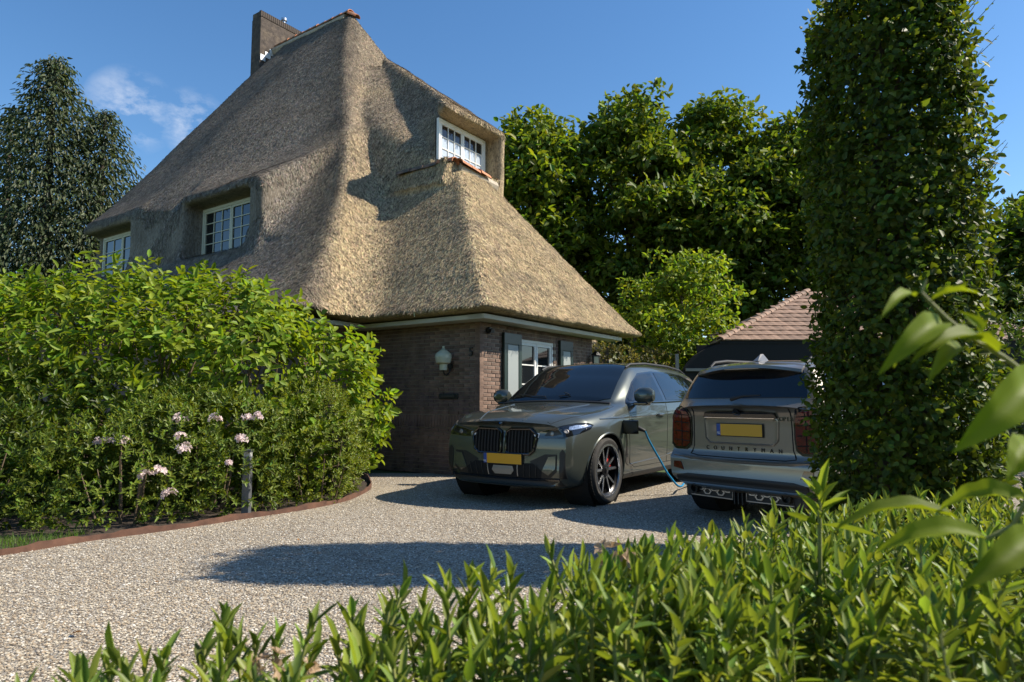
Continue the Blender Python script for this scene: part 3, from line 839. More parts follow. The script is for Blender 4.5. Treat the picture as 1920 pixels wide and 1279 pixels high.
def wheel(parent, loc, r, w, rim_r, side, style, caliper=True):
    """axle along y; outer face towards side (+1 / -1)"""
    t = empty('wheel', loc, parent=parent)
    Mx = Matrix.Rotation(-math.pi / 2 * side, 4, 'X')      # local z -> outward
    h = w / 2
    q = MB(); q.lathe([(rim_r, -h), (r - .035, -h), (r - .012, -h + .02), (r, -h + .045), (r, h - .045), (r - .012, h - .018), (r - .035, h), (rim_r + .025, h - .002), (rim_r, h - .014), (rim_r, -h)], 64, Mx, cap=False)
    ty = q.build('tyre', M_tyre, t, smooth=True)
    q = MB(); k = 60                                        # tread blocks
    for i in range(k):
        an = 2 * math.pi * i / k
        rm = Matrix.Rotation(an, 4, 'Z')
        for (a0, a1, sk) in ((-h + .03, -.07, .02), (-.06, -.008, -.01), (.008, .06, .01), (.07, h - .03, -.02)):
            vs = [Mx @ (rm @ Vector((rr, yy + (sk if zz == a1 else 0), zz))) for rr in (r - .006, r + .004) for yy in (-.0135, .0135) for zz in (a0, a1)]
            q.add(vs, [(0, 1, 3, 2), (4, 6, 7, 5), (0, 4, 5, 1), (2, 3, 7, 6), (0, 2, 6, 4), (1, 5, 7, 3)])
    q.build('tread', M_tyre, ty)
    q = MB(); q.lathe([(rim_r + .012, h - .006), (rim_r + .012, h - .02), (rim_r - .012, h - .03), (rim_r - .03, h - .05), (rim_r - .035, -h + .03), (rim_r + .005, -h + .01)], 64, Mx, cap=False)
    q.build('rim_barrel', M_rimd, t, smooth=True)
    q = MB(); q.lathe([(rim_r + .014, h - .012), (rim_r + .014, h - .003), (rim_r - .006, h - .003), (rim_r - .010, h - .02)], 64, Mx, cap=False); q.build('rim_edge', M_rims, t, smooth=True)
    rd, rs = MB(), MB()
    z0 = h - .035
    for i in range(5):
        for sg in (-1, 1):
            an = 2 * math.pi * i / 5 + math.pi / 10
            if style == 'y':
                # paired spokes leaving the hub together, parting towards the rim
                a0, a1 = an + sg * .10, an + sg * .27
            else:
                a0, a1 = an + sg * .06, an + sg * .16
            p0 = Vector((math.cos(a0) * .045, math.sin(a0) * .045)); p1 = Vector((math.cos(a1) * (rim_r - .008), math.sin(a1) * (rim_r - .008)))
            d = (p1 - p0).normalized(); nrm = Vector((-d.y, d.x))
            for (bld, w0, w1, zt0, zt1, dep) in ((rd, .040, .036, z0 - .018, z0 - .004, .035), (rs, .026, .022, z0 - .0165, z0 - .0025, .004)):
                vs = []
                for (p, ww, zt) in ((p0, w0, zt0), (p1, w1, zt1)):
                    for sx in (-1, 1):
                        for zz in (zt - dep, zt): vs.append(Mx @ Vector((p.x + nrm.x * ww * sx * .5, p.y + nrm.y * ww * sx * .5, zz)))
                bld.add(vs, [(0, 1, 3, 2), (4, 6, 7, 5), (0, 4, 5, 1), (2, 3, 7, 6), (0, 2, 6, 4), (1, 5, 7, 3)])
        # short Y arm between neighbours near the rim
        an = 2 * math.pi * (i + .5) / 5 + math.pi / 10
    sp = rd.build('spoke_set', M_rimd, t, bevel=.004); rs.build('spoke_face', M_rims, sp, bevel=.001)
    q = MB(); q.lathe([(.075, z0 - .05), (.075, z0 - .012), (.06, z0 - .006), (.034, z0 - .004)], 24, Mx); q.build('hub', M_rimd, t, smooth=True)
    q = MB(); q.lathe([(.033, z0 - .006), (.033, z0 + .002), (.028, z0 + .004)], 20, Mx); q.build('hub_cap', M_gloss if style == 'y' else M_plast, t, smooth=True)
    q = MB(); q.lathe([(.07, -.02), (rim_r - .085, -.02), (rim_r - .085, .005), (.07, .005)], 48, Mx); q.build('brake_disc', M_disc, t)
    q = MB(); q.lathe([(.02, -h + .05), (rim_r - .04, -h + .05), (rim_r - .04, -h + .06), (.02, -h + .06)], 24, Mx); q.build('backing_plate', M_plast, t)
    if caliper:
        q = MB()
        pts = []
        for a in np.linspace(.15, 1.15, 8): pts.append(a)
        vs = []
        # towards the car's rear, upper quarter
        for a in pts:
            for (rr, zz) in ((rim_r - .15, .0), (rim_r - .05, .0), (rim_r - .05, .055), (rim_r - .15, .055)):
                vs.append(Mx @ Vector((rr * math.cos(a), rr * math.sin(a) * (1 if side < 0 else 1), zz)))
        n = len(pts)
        fs = [(i * 4 + j, i * 4 + (j + 1) % 4, (i + 1) * 4 + (j + 1) % 4, (i + 1) * 4 + j) for i in range(n - 1) for j in range(4)] + [(3, 2, 1, 0), tuple((n - 1) * 4 + j for j in range(4))]
        vs2 = []
        q.add(vs, fs); c = q.build('caliper', M_red, t, bevel=.005)
    return t

def plate(parent, pos, normal, wdt=.52, hgt=.11, pitch=0):
    """number plate: yellow field, blue strip at the reader's left"""
    t = empty('number_plate', parent=parent)
    nrm = Vector(normal).normalized(); zz = Vector((0, 0, 1)); zz = (zz - nrm * zz.dot(nrm)).normalized(); xx = zz.cross(nrm)
    m = Matrix(((xx.x, -nrm.x, zz.x, pos[0]), (xx.y, -nrm.y, zz.y, pos[1]), (xx.z, -nrm.z, zz.z, pos[2]), (0, 0, 0, 1)))
    t.matrix_local = m
    q = MB(); q.box(-wdt / 2 - .008, wdt / 2 + .008, .002, .012, -hgt / 2 - .008, hgt / 2 + .008); q.build('holder', M_plast, t, bevel=.003)
    q = MB(); q.box(-wdt / 2 + .045, wdt / 2, -.003, .001, -hgt / 2, hgt / 2); q.build('yellow_field', M_plate, t)
    q = MB(); q.box(-wdt / 2, -wdt / 2 + .0445, -.003, .001, -hgt / 2, hgt / 2); b = q.build('blue_strip', M_pblue, t)
    me = text_mesh('NL', .035, .0005); me.materials.append(M_wht)
    o = bpy.data.objects.new('lettering', me); link(o, b); o.matrix_local = Matrix.Translation((-wdt / 2 + .022, -.0038, -hgt / 2 + .022)) @ Matrix.Rotation(math.pi / 2, 4, 'X')
    return t

# ================================================================== the dark grey SUV
def x5_deform(h):
    x, y, z = h[..., 0], h[..., 1], h[..., 2]
    f = np.clip(1 - x / 1.3, 0, 1) ** 1.5
    nx = x + .30 * (np.abs(y) / .95) ** 2.6 * f
    # nose leans back slightly towards the bonnet, chin tucks under
    fr = np.clip(1 - x / .35, 0, 1)
    nx = nx + fr * (.10 * np.clip((z - .62) / .3, 0, 1.3) ** 2 + .10 * np.clip((.42 - z) / .2, 0, 1) ** 1.5)
    rr = np.clip((x - 4.0) / .93, 0, 1) ** 1.5
    nx = nx - .22 * (np.abs(y) / .95) ** 2.6 * rr
    return np.stack([nx, y, z], -1)
ST = [
 (0.00, [(0, .24), (.60, .24), (.74, .31), (.80, .47), (.81, .64), (.79, .78), (.72, .865), (.58, .905), (.40, .92), (.22, .93), (0, .935)]),
 (0.05, [(0, .22), (.62, .22), (.79, .29), (.85, .47), (.86, .64), (.84, .80), (.765, .895), (.61, .935), (.42, .952), (.23, .962), (0, .968)]),
 (0.30, [(0, .20), (.62, .20), (.88, .27), (.93, .47), (.945, .66), (.93, .84), (.84, .955), (.67, .995), (.46, 1.008), (.25, 1.02), (0, 1.026)]),
 (0.88, [(0, .20), (.62, .20), (.92, .26), (.975, .47), (.995, .70), (.975, .89), (.885, 1.03), (.72, 1.062), (.50, 1.082), (.27, 1.095), (0, 1.10)]),
 (1.28, [(0, .20), (.62, .20), (.915, .25), (.955, .42), (.975, .70), (.972, .91), (.915, 1.065), (.80, 1.115), (.60, 1.135), (.30, 1.152), (0, 1.158)]),
 (1.36, [(0, .20), (.62, .20), (.91, .25), (.952, .42), (.972, .70), (.972, .915), (.922, 1.075), (.83, 1.13), (.745, 1.18), (.38, 1.215), (0, 1.225)]),
 (1.75, [(0, .20), (.62, .20), (.905, .25), (.945, .42), (.968, .70), (.97, .93), (.935, 1.09), (.845, 1.27), (.70, 1.43), (.38, 1.468), (0, 1.48)]),
 (2.15, [(0, .20), (.62, .20), (.905, .25), (.942, .42), (.966, .70), (.972, .94), (.945, 1.10), (.825, 1.37), (.655, 1.61), (.40, 1.655), (0, 1.668)]),
 (2.80, [(0, .20), (.62, .20), (.905, .25), (.942, .42), (.966, .70), (.976, .95), (.95, 1.12), (.83, 1.39), (.665, 1.635), (.42, 1.69), (0, 1.705)]),
 (3.60, [(0, .20), (.62, .20), (.91, .25), (.95, .42), (.978, .70), (.988, .96), (.95, 1.145), (.82, 1.40), (.65, 1.62), (.41, 1.675), (0, 1.69)]),
 (4.25, [(0, .22), (.62, .22), (.90, .28), (.955, .45), (.975, .72), (.97, .97), (.925, 1.16), (.79, 1.38), (.62, 1.565), (.39, 1.62), (0, 1.635)]),
 (4.62, [(0, .26), (.60, .26), (.86, .33), (.92, .48), (.93, .72), (.92, .95), (.88, 1.12), (.79, 1.22), (.64, 1.31), (.40, 1.35), (0, 1.365)]),
 (4.85, [(0, .30), (.58, .30), (.80, .38), (.87, .52), (.88, .70), (.87, .88), (.84, 1.00), (.77, 1.05), (.60, 1.075), (.36, 1.09), (0, 1.095)]),
 (4.93, [(0, .34), (.55, .34), (.72, .42), (.79, .55), (.80, .68), (.79, .80), (.76, .88), (.68, .92), (.52, .945), (.30, .955), (0, .96)]),
]
C5 = Car(ST, x5_deform)
X5_YAW = R(-125.0)
# design x runs backwards from the nose; front axle at x = .88. Car frame: local +x = backwards
_fwd = Vector((math.cos(X5_YAW), math.sin(X5_YAW), 0))
_pos = Vector((.30, 8.36, 0)) + _fwd * .88
suv = empty('suv_car', _pos, math.atan2(-_fwd.y, -_fwd.x) )
# local frame: x backwards, so the car's left is -y of that right-handed frame; mirror is avoided because the body is symmetric:
# 'left' details are placed at y = -|y| in the frame below via LS
tag(suv, 'dark grey SUV parked nose first beside the brick house, charging cable plugged in', 'car')
LS = -1        # sign of y on the side that faces the camera (the car's own left)
body = C5.body('body', M_x5, suv, [(.88, .37, .425, .55), (3.855, .37, .425, .55)])
AX = 'R' if LS < 0 else 'L'
for sgn, axx in ((LS, AX), (-LS, 'L' if AX == 'R' else 'R')):
    near = sgn == LS
    for hx in (.88, 3.855):
        # wheel arch lips and liners
        arc = [(hx + .428 * math.cos(a), .37 + .428 * math.sin(a)) for a in np.linspace(-.32, math.pi + .32, 30)]
        C5.line('wheel_arch_lip', arc, axx, M_x5, body, r=.013, off=-.004, n=6)
        q = MB(); q.lathe([(.44, .0), (.435, .33), (.02, .33)], 40, Matrix.Translation((hx, sgn * .93, .37)) @ Matrix.Rotation(math.pi / 2 * sgn, 4, 'X'), cap=False); q.build('arch_liner', M_seam, body)
        wheel(suv, (hx, sgn * .835, .376), .376, .275, .285, sgn, 'y')
    # glasshouse
    DLO = [(1.50, 1.135), (1.62, 1.225), (1.88, 1.40), (2.16, 1.525), (2.6, 1.565), (3.2, 1.57), (3.7, 1.545), (4.05, 1.48), (4.33, 1.31), (4.36, 1.235), (4.22, 1.205), (3.6, 1.175), (2.6, 1.15)]
    C5.panel('window_surround', DLO, axx, M_gloss, body, off=.003, n=40)
    cut = lambda x0, x1, ins: None
    def clip(poly, x0, x1, ins=.022):
        P = np.array(poly); c = P.mean(0); xs_ = np.linspace(x0, x1, 14); up, lo = [], []
        for x in xs_:
            zs = []
            for i in range(len(P)):
                a, b = P[i], P[(i + 1) % len(P)]
                if (a[0] - x) * (b[0] - x) <= 0 and abs(a[0] - b[0]) > 1e-9: zs.append(a[1] + (b[1] - a[1]) * (x - a[0]) / (b[0] - a[0]))
            up.append((x, max(max(zs) - ins, min(zs) + ins + .004))); lo.append((x, min(zs) + ins))
        return lo + up[::-1]
    for (x0, x1) in ((1.60, 2.56), (2.66, 3.46), (3.53, 4.28)):
        C5.panel('side_window', clip(DLO, x0, x1), axx, M_cglass, body, off=.006, n=20)
    C5.line('window_trim', [(1.50, 1.128), (2.6, 1.142), (3.6, 1.167), (4.22, 1.197), (4.37, 1.235)], axx, M_gloss, body, r=.008, off=.002)
    # door gaps
    C5.line('door_gap', [(1.46, 1.10), (1.42, .80), (1.46, .42), (1.62, .36), (2.62, .36), (2.60, .80), (2.61, 1.14)], axx, M_seam, body, r=.0045, off=-.001, n=5)
    C5.line('door_gap', [(2.62, .36), (3.30, .36), (3.42, .55), (3.62, .78), (3.72, .95), (3.66, 1.16)], axx, M_seam, body, r=.0045, off=-.001, n=5)
    for hx_ in (2.36, 3.42):
        q = MB(); h0, n0 = C5.hit((hx_, .985), axx)
        C5.panel('handle_recess', [(hx_ - .05, .96), (hx_ + .07, .96), (hx_ + .07, 1.0), (hx_ - .05, 1.0)], axx, M_seam, body, off=.001, n=6, rows=3)
        q.tube([h0 + Vector((-.12, 0, 0)) + n0 * .004, h0 + Vector((-.10, 0, 0)) + n0 * .028, h0 + n0 * .032, h0 + Vector((.10, 0, .004)) + n0 * .028, h0 + Vector((.12, 0, .004)) + n0 * .004], [.010, .013, .014, .013, .010], 8)
        q.build('door_handle', M_x5, body, smooth=True)
    # sill blade, lower crease and the black vent behind the front wheel
    C5.panel('sill_trim', [(1.32, .245), (3.42, .245), (3.42, .30), (1.32, .30)], axx, M_plast, body, off=.006, n=30, rows=3)
    C5.line('door_crease', [(1.42, .40), (2.4, .43), (3.2, .50), (3.42, .56)], axx, M_x5, body, r=.012, off=-.005)
    C5.line('shoulder_crease', [(.75, .955), (1.4, .965), (2.4, .985), (3.6, 1.00), (4.4, 1.02)], axx, M_x5, body, r=.012, off=-.006)
    C5.panel('fender_vent', [(1.335, .44), (1.40, .40), (1.385, .62), (1.345, .78), (1.325, .78)], axx, M_gloss, body, off=.005, n=10)
    # mirrors
    mb = MB(); my = sgn
    mb.lathe([(.001, -.105), (.055, -.10), (.085, -.06), (.095, .0), (.09, .05), (.06, .09), (.001, .10)], 18, Matrix.Translation((1.66, my * 1.075, 1.225)) @ Matrix.Rotation(math.pi / 2, 4, 'X') @ Matrix.Diagonal((.80, 1.12, 1.25, 1)))
    mo = mb.build('mirror', M_x5, suv, smooth=True)
    q = MB(); q.box(1.60, 1.73, my * .94 if my > 0 else my * 1.12, my * 1.12 if my > 0 else my * .94, 1.105, 1.145); q.build('mirror_base', M_gloss, mo, bevel=.012)
    q = MB(); q.box(1.735, 1.741, min(my * .975, my * 1.135), max(my * .975, my * 1.135), 1.145, 1.255); q.build('mirror_glass', M_chrome, mo)
    # roof rail
    rail = [Vector((2.02, my * .645, 1.60)), Vector((2.15, my * .645, 1.645)), Vector((2.6, my * .655, 1.672)), Vector((3.4, my * .645, 1.667)), Vector((3.95, my * .625, 1.632)), Vector((4.20, my * .61, 1.575))]
    MB().tube(rail, [.012, .017, .018, .018, .017, .012], 8).build('roof_rail', M_plast, suv, smooth=True)
    # headlight with inner lamps
    qa = 'QL' if sgn > 0 else 'QR'
    hl = [(.425, .790), (.47, .815), (.57, .852), (.72, .888), (.86, .908), (1.00, .908), (1.07, .888), (1.03, .850), (.88, .805), (.70, .768), (.54, .748), (.45, .748)]
    hd = C5.panel('headlight', hl, qa, M_lens, suv, off=.006, n=30, rows=6)
    for (ss, zz, rr) in ((.60, .803, .026), (.73, .826, .028)):
        h0, n0 = C5.hit((ss, zz), qa)
        MB().lathe([(rr, .0), (rr, .005), (rr * .75, .009), (rr * .6, .003)], 16, Matrix.Translation(h0 + n0 * .006) @ n0.to_track_quat('Z', 'Y').to_matrix().to_4x4()).build('lamp_ring', M_disc, hd, smooth=True)
    C5.panel('daylight_strip', [(.432, .785), (.452, .755), (.475, .755), (.49, .80), (.47, .81)], qa, M_wht, hd, off=.009, n=8, rows=3)
    C5.panel('daylight_strip', [(.92, .868), (1.02, .880), (1.04, .888), (.92, .884)], qa, M_chrome, hd, off=.009, n=8, rows=3)
    C5.panel('reflector', [(.76, .838), (.86, .852), (1.0, .876), (.99, .892), (.86, .892), (.77, .874)], qa, M_hlr, hd, off=.008, n=12, rows=4)  # bluish-white lens gleam put into this panel's colour
    C5.panel('reflector', [(.53, .775), (.63, .783), (.69, .80), (.66, .846), (.56, .820)], qa, M_rimd, hd, off=.008, n=10, rows=4)
    C5.line('headlight_brow', [(.43, .795), (.57, .856), (.72, .892), (.86, .912), (1.00, .912), (1.07, .890)], qa, M_x5, hd, r=.008, off=.004)
    # bumper openings
    C5.panel('air_curtain', [(sgn * .735, .33), (sgn * .80, .33), (sgn * .805, .60), (sgn * .77, .64), (sgn * .735, .60)], 'F', M_hole, suv, off=.006, n=10)
    C5.panel('side_intake', [(sgn * .36, .50), (sgn * .55, .58), (sgn * .70, .585), (sgn * .70, .40), (sgn * .60, .31), (sgn * .40, .31)], 'F', M_hole, suv, off=.005, n=16)
    C5.panel('bumper_blade', [(sgn * .52, .40), (sgn * .60, .555), (sgn * .69, .565), (sgn * .69, .43), (sgn * .60, .36)], 'F', M_x5, suv, off=.014, n=12)
    C5.panel('tail_light', [(sgn * .40, .93), (sgn * .84, .90), (sgn * .84, 1.00), (sgn * .40, .985)], 'B', M_tail, suv, off=.006, n=12)
    # grille: black frame, recessed mesh, upright slats
    kid = [(sgn * .035, .592), (sgn * .035, .812), (sgn * .09, .846), (sgn * .36, .852), (sgn * .445, .785), (sgn * .405, .615), (sgn * .345, .572), (sgn * .08, .570)]
    gr = C5.panel('grille', kid, 'F', M_seam, suv, off=.006, n=20, rows=8)
    C5.line('grille_frame', kid, 'F', M_gloss, gr, r=.016, off=.012, n=8, close=True)
    for k in range(8):
        y0 = .078 + k * .044
        zt = .832 if y0 < .35 else .79; zb = .588 if y0 < .35 else .615
        ps = []
        for zz in np.linspace(zb, zt, 6):
            h0, n0 = C5.hit((sgn * y0, zz), 'F'); ps.append(h0 + Vector((-1, 0, 0)) * .020)
        MB().tube(ps, .008, 6).build('slat', M_plast, gr, smooth=True)
# windscreen, bonnet lines, lower intake
ws = [(1.335, -.74), (1.335, .74), (1.345, .74)]
def top_panel(name, outline, m, off, n=26, rows=16):
    return C5.panel(name, outline, 'T', m, suv, off=off, n=n, rows=rows)
WS = [(1.315, -.60), (1.37, -.755), (1.75, -.685), (2.13, -.62), (2.15, -.3), (2.155, 0), (2.15, .3), (2.13, .62), (1.75, .685), (1.37, .755), (1.315, .60), (1.30, .3), (1.295, 0), (1.30, -.3)]
top_panel('windscreen', WS, M_cglass, .006, 40, 30)
C5.line('windscreen_seal', [(1.30, -.78), (1.275, -.4), (1.27, 0), (1.275, .4), (1.30, .78)], 'T', M_plast, suv, r=.018, off=.002)
for sgn in (-1, 1):
    C5.line('bonnet_gap', [(.16, sgn * .60), (.5, sgn * .80), (.9, sgn * .855), (1.25, sgn * .85)], 'T', M_seam, body, r=.004, off=-.001)
    C5.line('bonnet_crease', [(.14, sgn * .30), (.55, sgn * .42), (1.2, sgn * .55)], 'T', M_x5, body, r=.016, off=-.009)
    C5.line('wiper_arm', [(1.34, sgn * .1 + .05), (1.36, sgn * .3 + .1), (1.40, sgn * .35 + .25)], 'T', M_plast, suv, r=.007, off=.022)
C5.panel('lower_intake', [(-.50, .315), (.50, .315), (.52, .40), (.40, .475), (-.40, .475), (-.52, .40)], 'F', M_seam, suv, off=.007, n=24)
C5.panel('radar_cover', [(-.11, .345), (.11, .345), (.15, .39), (.13, .435), (-.13, .435), (-.15, .39)], 'F', M_radar, suv, off=.016, n=12)
for yy in (-.44, -.36, -.28, -.20, .20, .28, .36, .44):
    C5.line('intake_fin', [(yy, .33), (yy * 1.04 + .01, .46)], 'F', M_satin if abs(yy) < .22 else M_plast, suv, r=.006, off=.012)
C5.panel('lower_lip', [(-.76, .245), (.76, .245), (.74, .318), (-.74, .318)], 'F', M_plast, suv, off=.004, n=30, rows=3)
C5.line('chin_blade', [(-.74, .315), (-.4, .305), (0, .30), (.4, .305), (.74, .315)], 'F', M_gloss, suv, r=.018, off=.002)  # black trim, with the shade on the lower bumper put into its colour
h0, n0 = C5.hit((0, .512), 'F'); plate(suv, h0 + n0 * .03, (-1, 0, -.04))
# bonnet badge: a ring with four quarters
h0, n0 = C5.hit((0, .915), 'F'); n0 = Vector((-.55, 0, .83)).normalized()
bd = empty('badge', parent=suv); bd.matrix_local = Matrix.Translation(h0 + n0 * .004) @ n0.to_track_quat('Z', 'Y').to_matrix().to_4x4()
MB().lathe([(.041, 0), (.041, .004), (.030, .006), (.030, .0)], 24).build('ring', M_gloss, bd, smooth=True)
for i in range(4):
    pts = [(0, 0)] + [(.029 * math.cos(a), .029 * math.sin(a)) for a in np.linspace(i * math.pi / 2, (i + 1) * math.pi / 2, 7)]
    mesh_obj('quarter', [(x, y, .003) for x, y in pts], [tuple(range(8))], M_blue if i % 2 == 0 else M_wht, bd)
# charging flap and plug on the near front wing
h0, n0 = C5.hit((1.325, .855), AX)
fl = empty('charging_port', parent=suv)
C5.panel('port_recess', [(1.27, .79), (1.43, .79), (1.43, .93), (1.27, .93)], AX, M_seam, fl, off=.005, n=8)
q = MB(); q.box(1.235, 1.255, min(h0.y, h0.y + LS * .20), max(h0.y, h0.y + LS * .20), .775, .935); q.build('flap', M_gloss, fl, bevel=.02)
# plug
pp = h0 + Vector((.03, 0, 0))
q = MB(); q.tube([pp, pp + Vector((.0, LS * .06, -.005)), pp + Vector((.02, LS * .15, -.02)), pp + Vector((.05, LS * .21, -.05))], [.032, .034, .028, .018], 12); 
plug = q.build('plug', M_plast, fl, smooth=True)
PLUG_END = suv.matrix_basis @ (pp + Vector((.05, LS * .21, -.05)))
C5.line('tailgate_gap', [(-.78, .72), (-.78, 1.0)], 'B', M_seam, body, r=.004)
MB().lathe([(.02, 0), (.02, .05), (.002, .06)], 8, Matrix.Translation((3.9, 0, 1.66)) @ Matrix.Diagonal((3, .8, 1, 1))).build('roof_fin', M_x5, suv, smooth=True)
# ================================================================== the silver grey compact
def mini_deform(h):
    x, y, z = h[..., 0], h[..., 1], h[..., 2]
    f = np.clip(1 - x / 1.1, 0, 1) ** 1.5
    nx = x + .26 * (np.abs(y) / .88) ** 2.6 * f
    rr = np.clip((x - 3.6) / .67, 0, 1) ** 1.6
    nx = nx - .17 * (np.abs(y) / .86) ** 3.0 * rr
    end = np.clip((x - 4.05) / .2, 0, 1)
    nx = nx + end * (.055 * np.clip((.64 - z) / .06, 0, 1) - .05 * np.clip((z - .85) / .3, 0, 1) ** 2 - .10 * np.clip((.40 - z) / .12, 0, 1))
    return np.stack([nx, y, z], -1)
def sec(zb, yb, sill, mid, sh, belt, *rest): return [(0, zb), (yb, zb), sill, mid, sh, belt, *rest]
STM = [
 (0.00, [(0, .24), (.50, .24), (.62, .31), (.68, .45), (.69, .60), (.67, .73), (.60, .82), (.48, .86), (.33, .875), (.18, .885), (0, .89)]),
 (0.06, [(0, .22), (.52, .22), (.68, .29), (.74, .45), (.75, .62), (.73, .77), (.65, .87), (.51, .905), (.35, .92), (.19, .93), (0, .935)]),
 (0.30, [(0, .20), (.55, .20), (.80, .27), (.845, .45), (.86, .66), (.84, .83), (.75, .935), (.60, .965), (.41, .98), (.22, .99), (0, .995)]),
 (0.80, [(0, .20), (.57, .20), (.86, .26), (.90, .46), (.911, .68), (.89, .87), (.80, .985), (.65, 1.015), (.45, 1.03), (.25, 1.04), (0, 1.045)]),
 (1.22, [(0, .20), (.57, .20), (.855, .25), (.885, .44), (.90, .70), (.895, .90), (.85, 1.03), (.74, 1.07), (.57, 1.085), (.30, 1.10), (0, 1.105)]),
 (1.32, [(0, .20), (.57, .20), (.855, .25), (.885, .44), (.90, .70), (.895, .905), (.855, 1.04), (.77, 1.10), (.68, 1.15), (.35, 1.185), (0, 1.195)]),
 (1.85, [(0, .20), (.57, .20), (.855, .25), (.885, .44), (.90, .70), (.90, .92), (.865, 1.06), (.76, 1.29), (.63, 1.45), (.38, 1.495), (0, 1.51)]),
 (2.60, [(0, .20), (.57, .20), (.855, .25), (.885, .44), (.90, .70), (.90, .93), (.87, 1.07), (.765, 1.31), (.64, 1.49), (.40, 1.54), (0, 1.555)]),
 (3.45, [(0, .20), (.57, .20), (.86, .26), (.895, .46), (.911, .70), (.905, .94), (.87, 1.08), (.76, 1.31), (.635, 1.485), (.40, 1.53), (0, 1.545)]),
 (3.88, [(0, .24), (.57, .24), (.85, .30), (.885, .48), (.895, .70), (.89, .94), (.855, 1.09), (.755, 1.30), (.625, 1.455), (.39, 1.50), (0, 1.515)]),
 (4.02, [(0, .26), (.57, .26), (.83, .32), (.87, .49), (.88, .70), (.875, .94), (.845, 1.08), (.765, 1.22), (.67, 1.31), (.41, 1.345), (0, 1.355)]),
 (4.19, [(0, .29), (.57, .29), (.80, .35), (.86, .50), (.87, .70), (.865, .90), (.83, 1.045), (.77, 1.10), (.66, 1.125), (.40, 1.14), (0, 1.145)]),
 (4.25, [(0, .32), (.56, .32), (.78, .37), (.84, .51), (.85, .69), (.845, .88), (.80, 1.01), (.73, 1.055), (.61, 1.08), (.36, 1.095), (0, 1.10)]),
]
CM = Car(STM, mini_deform)
M_YAW = R(38.0)
_f = Vector((math.cos(M_YAW), math.sin(M_YAW), 0))
mini = empty('compact_car', Vector((2.055, 6.50, 0)) + _f * 4.27, math.atan2(-_f.y, -_f.x))
mini.scale = (1.0, .95, 1.015)
tag(mini, 'silver grey compact SUV seen from behind, half hidden by the tall hedge', 'car')
mbody = CM.body('body', M_mini, mini, [(.80, .34, .385, .5), (3.45, .34, .385, .5)])
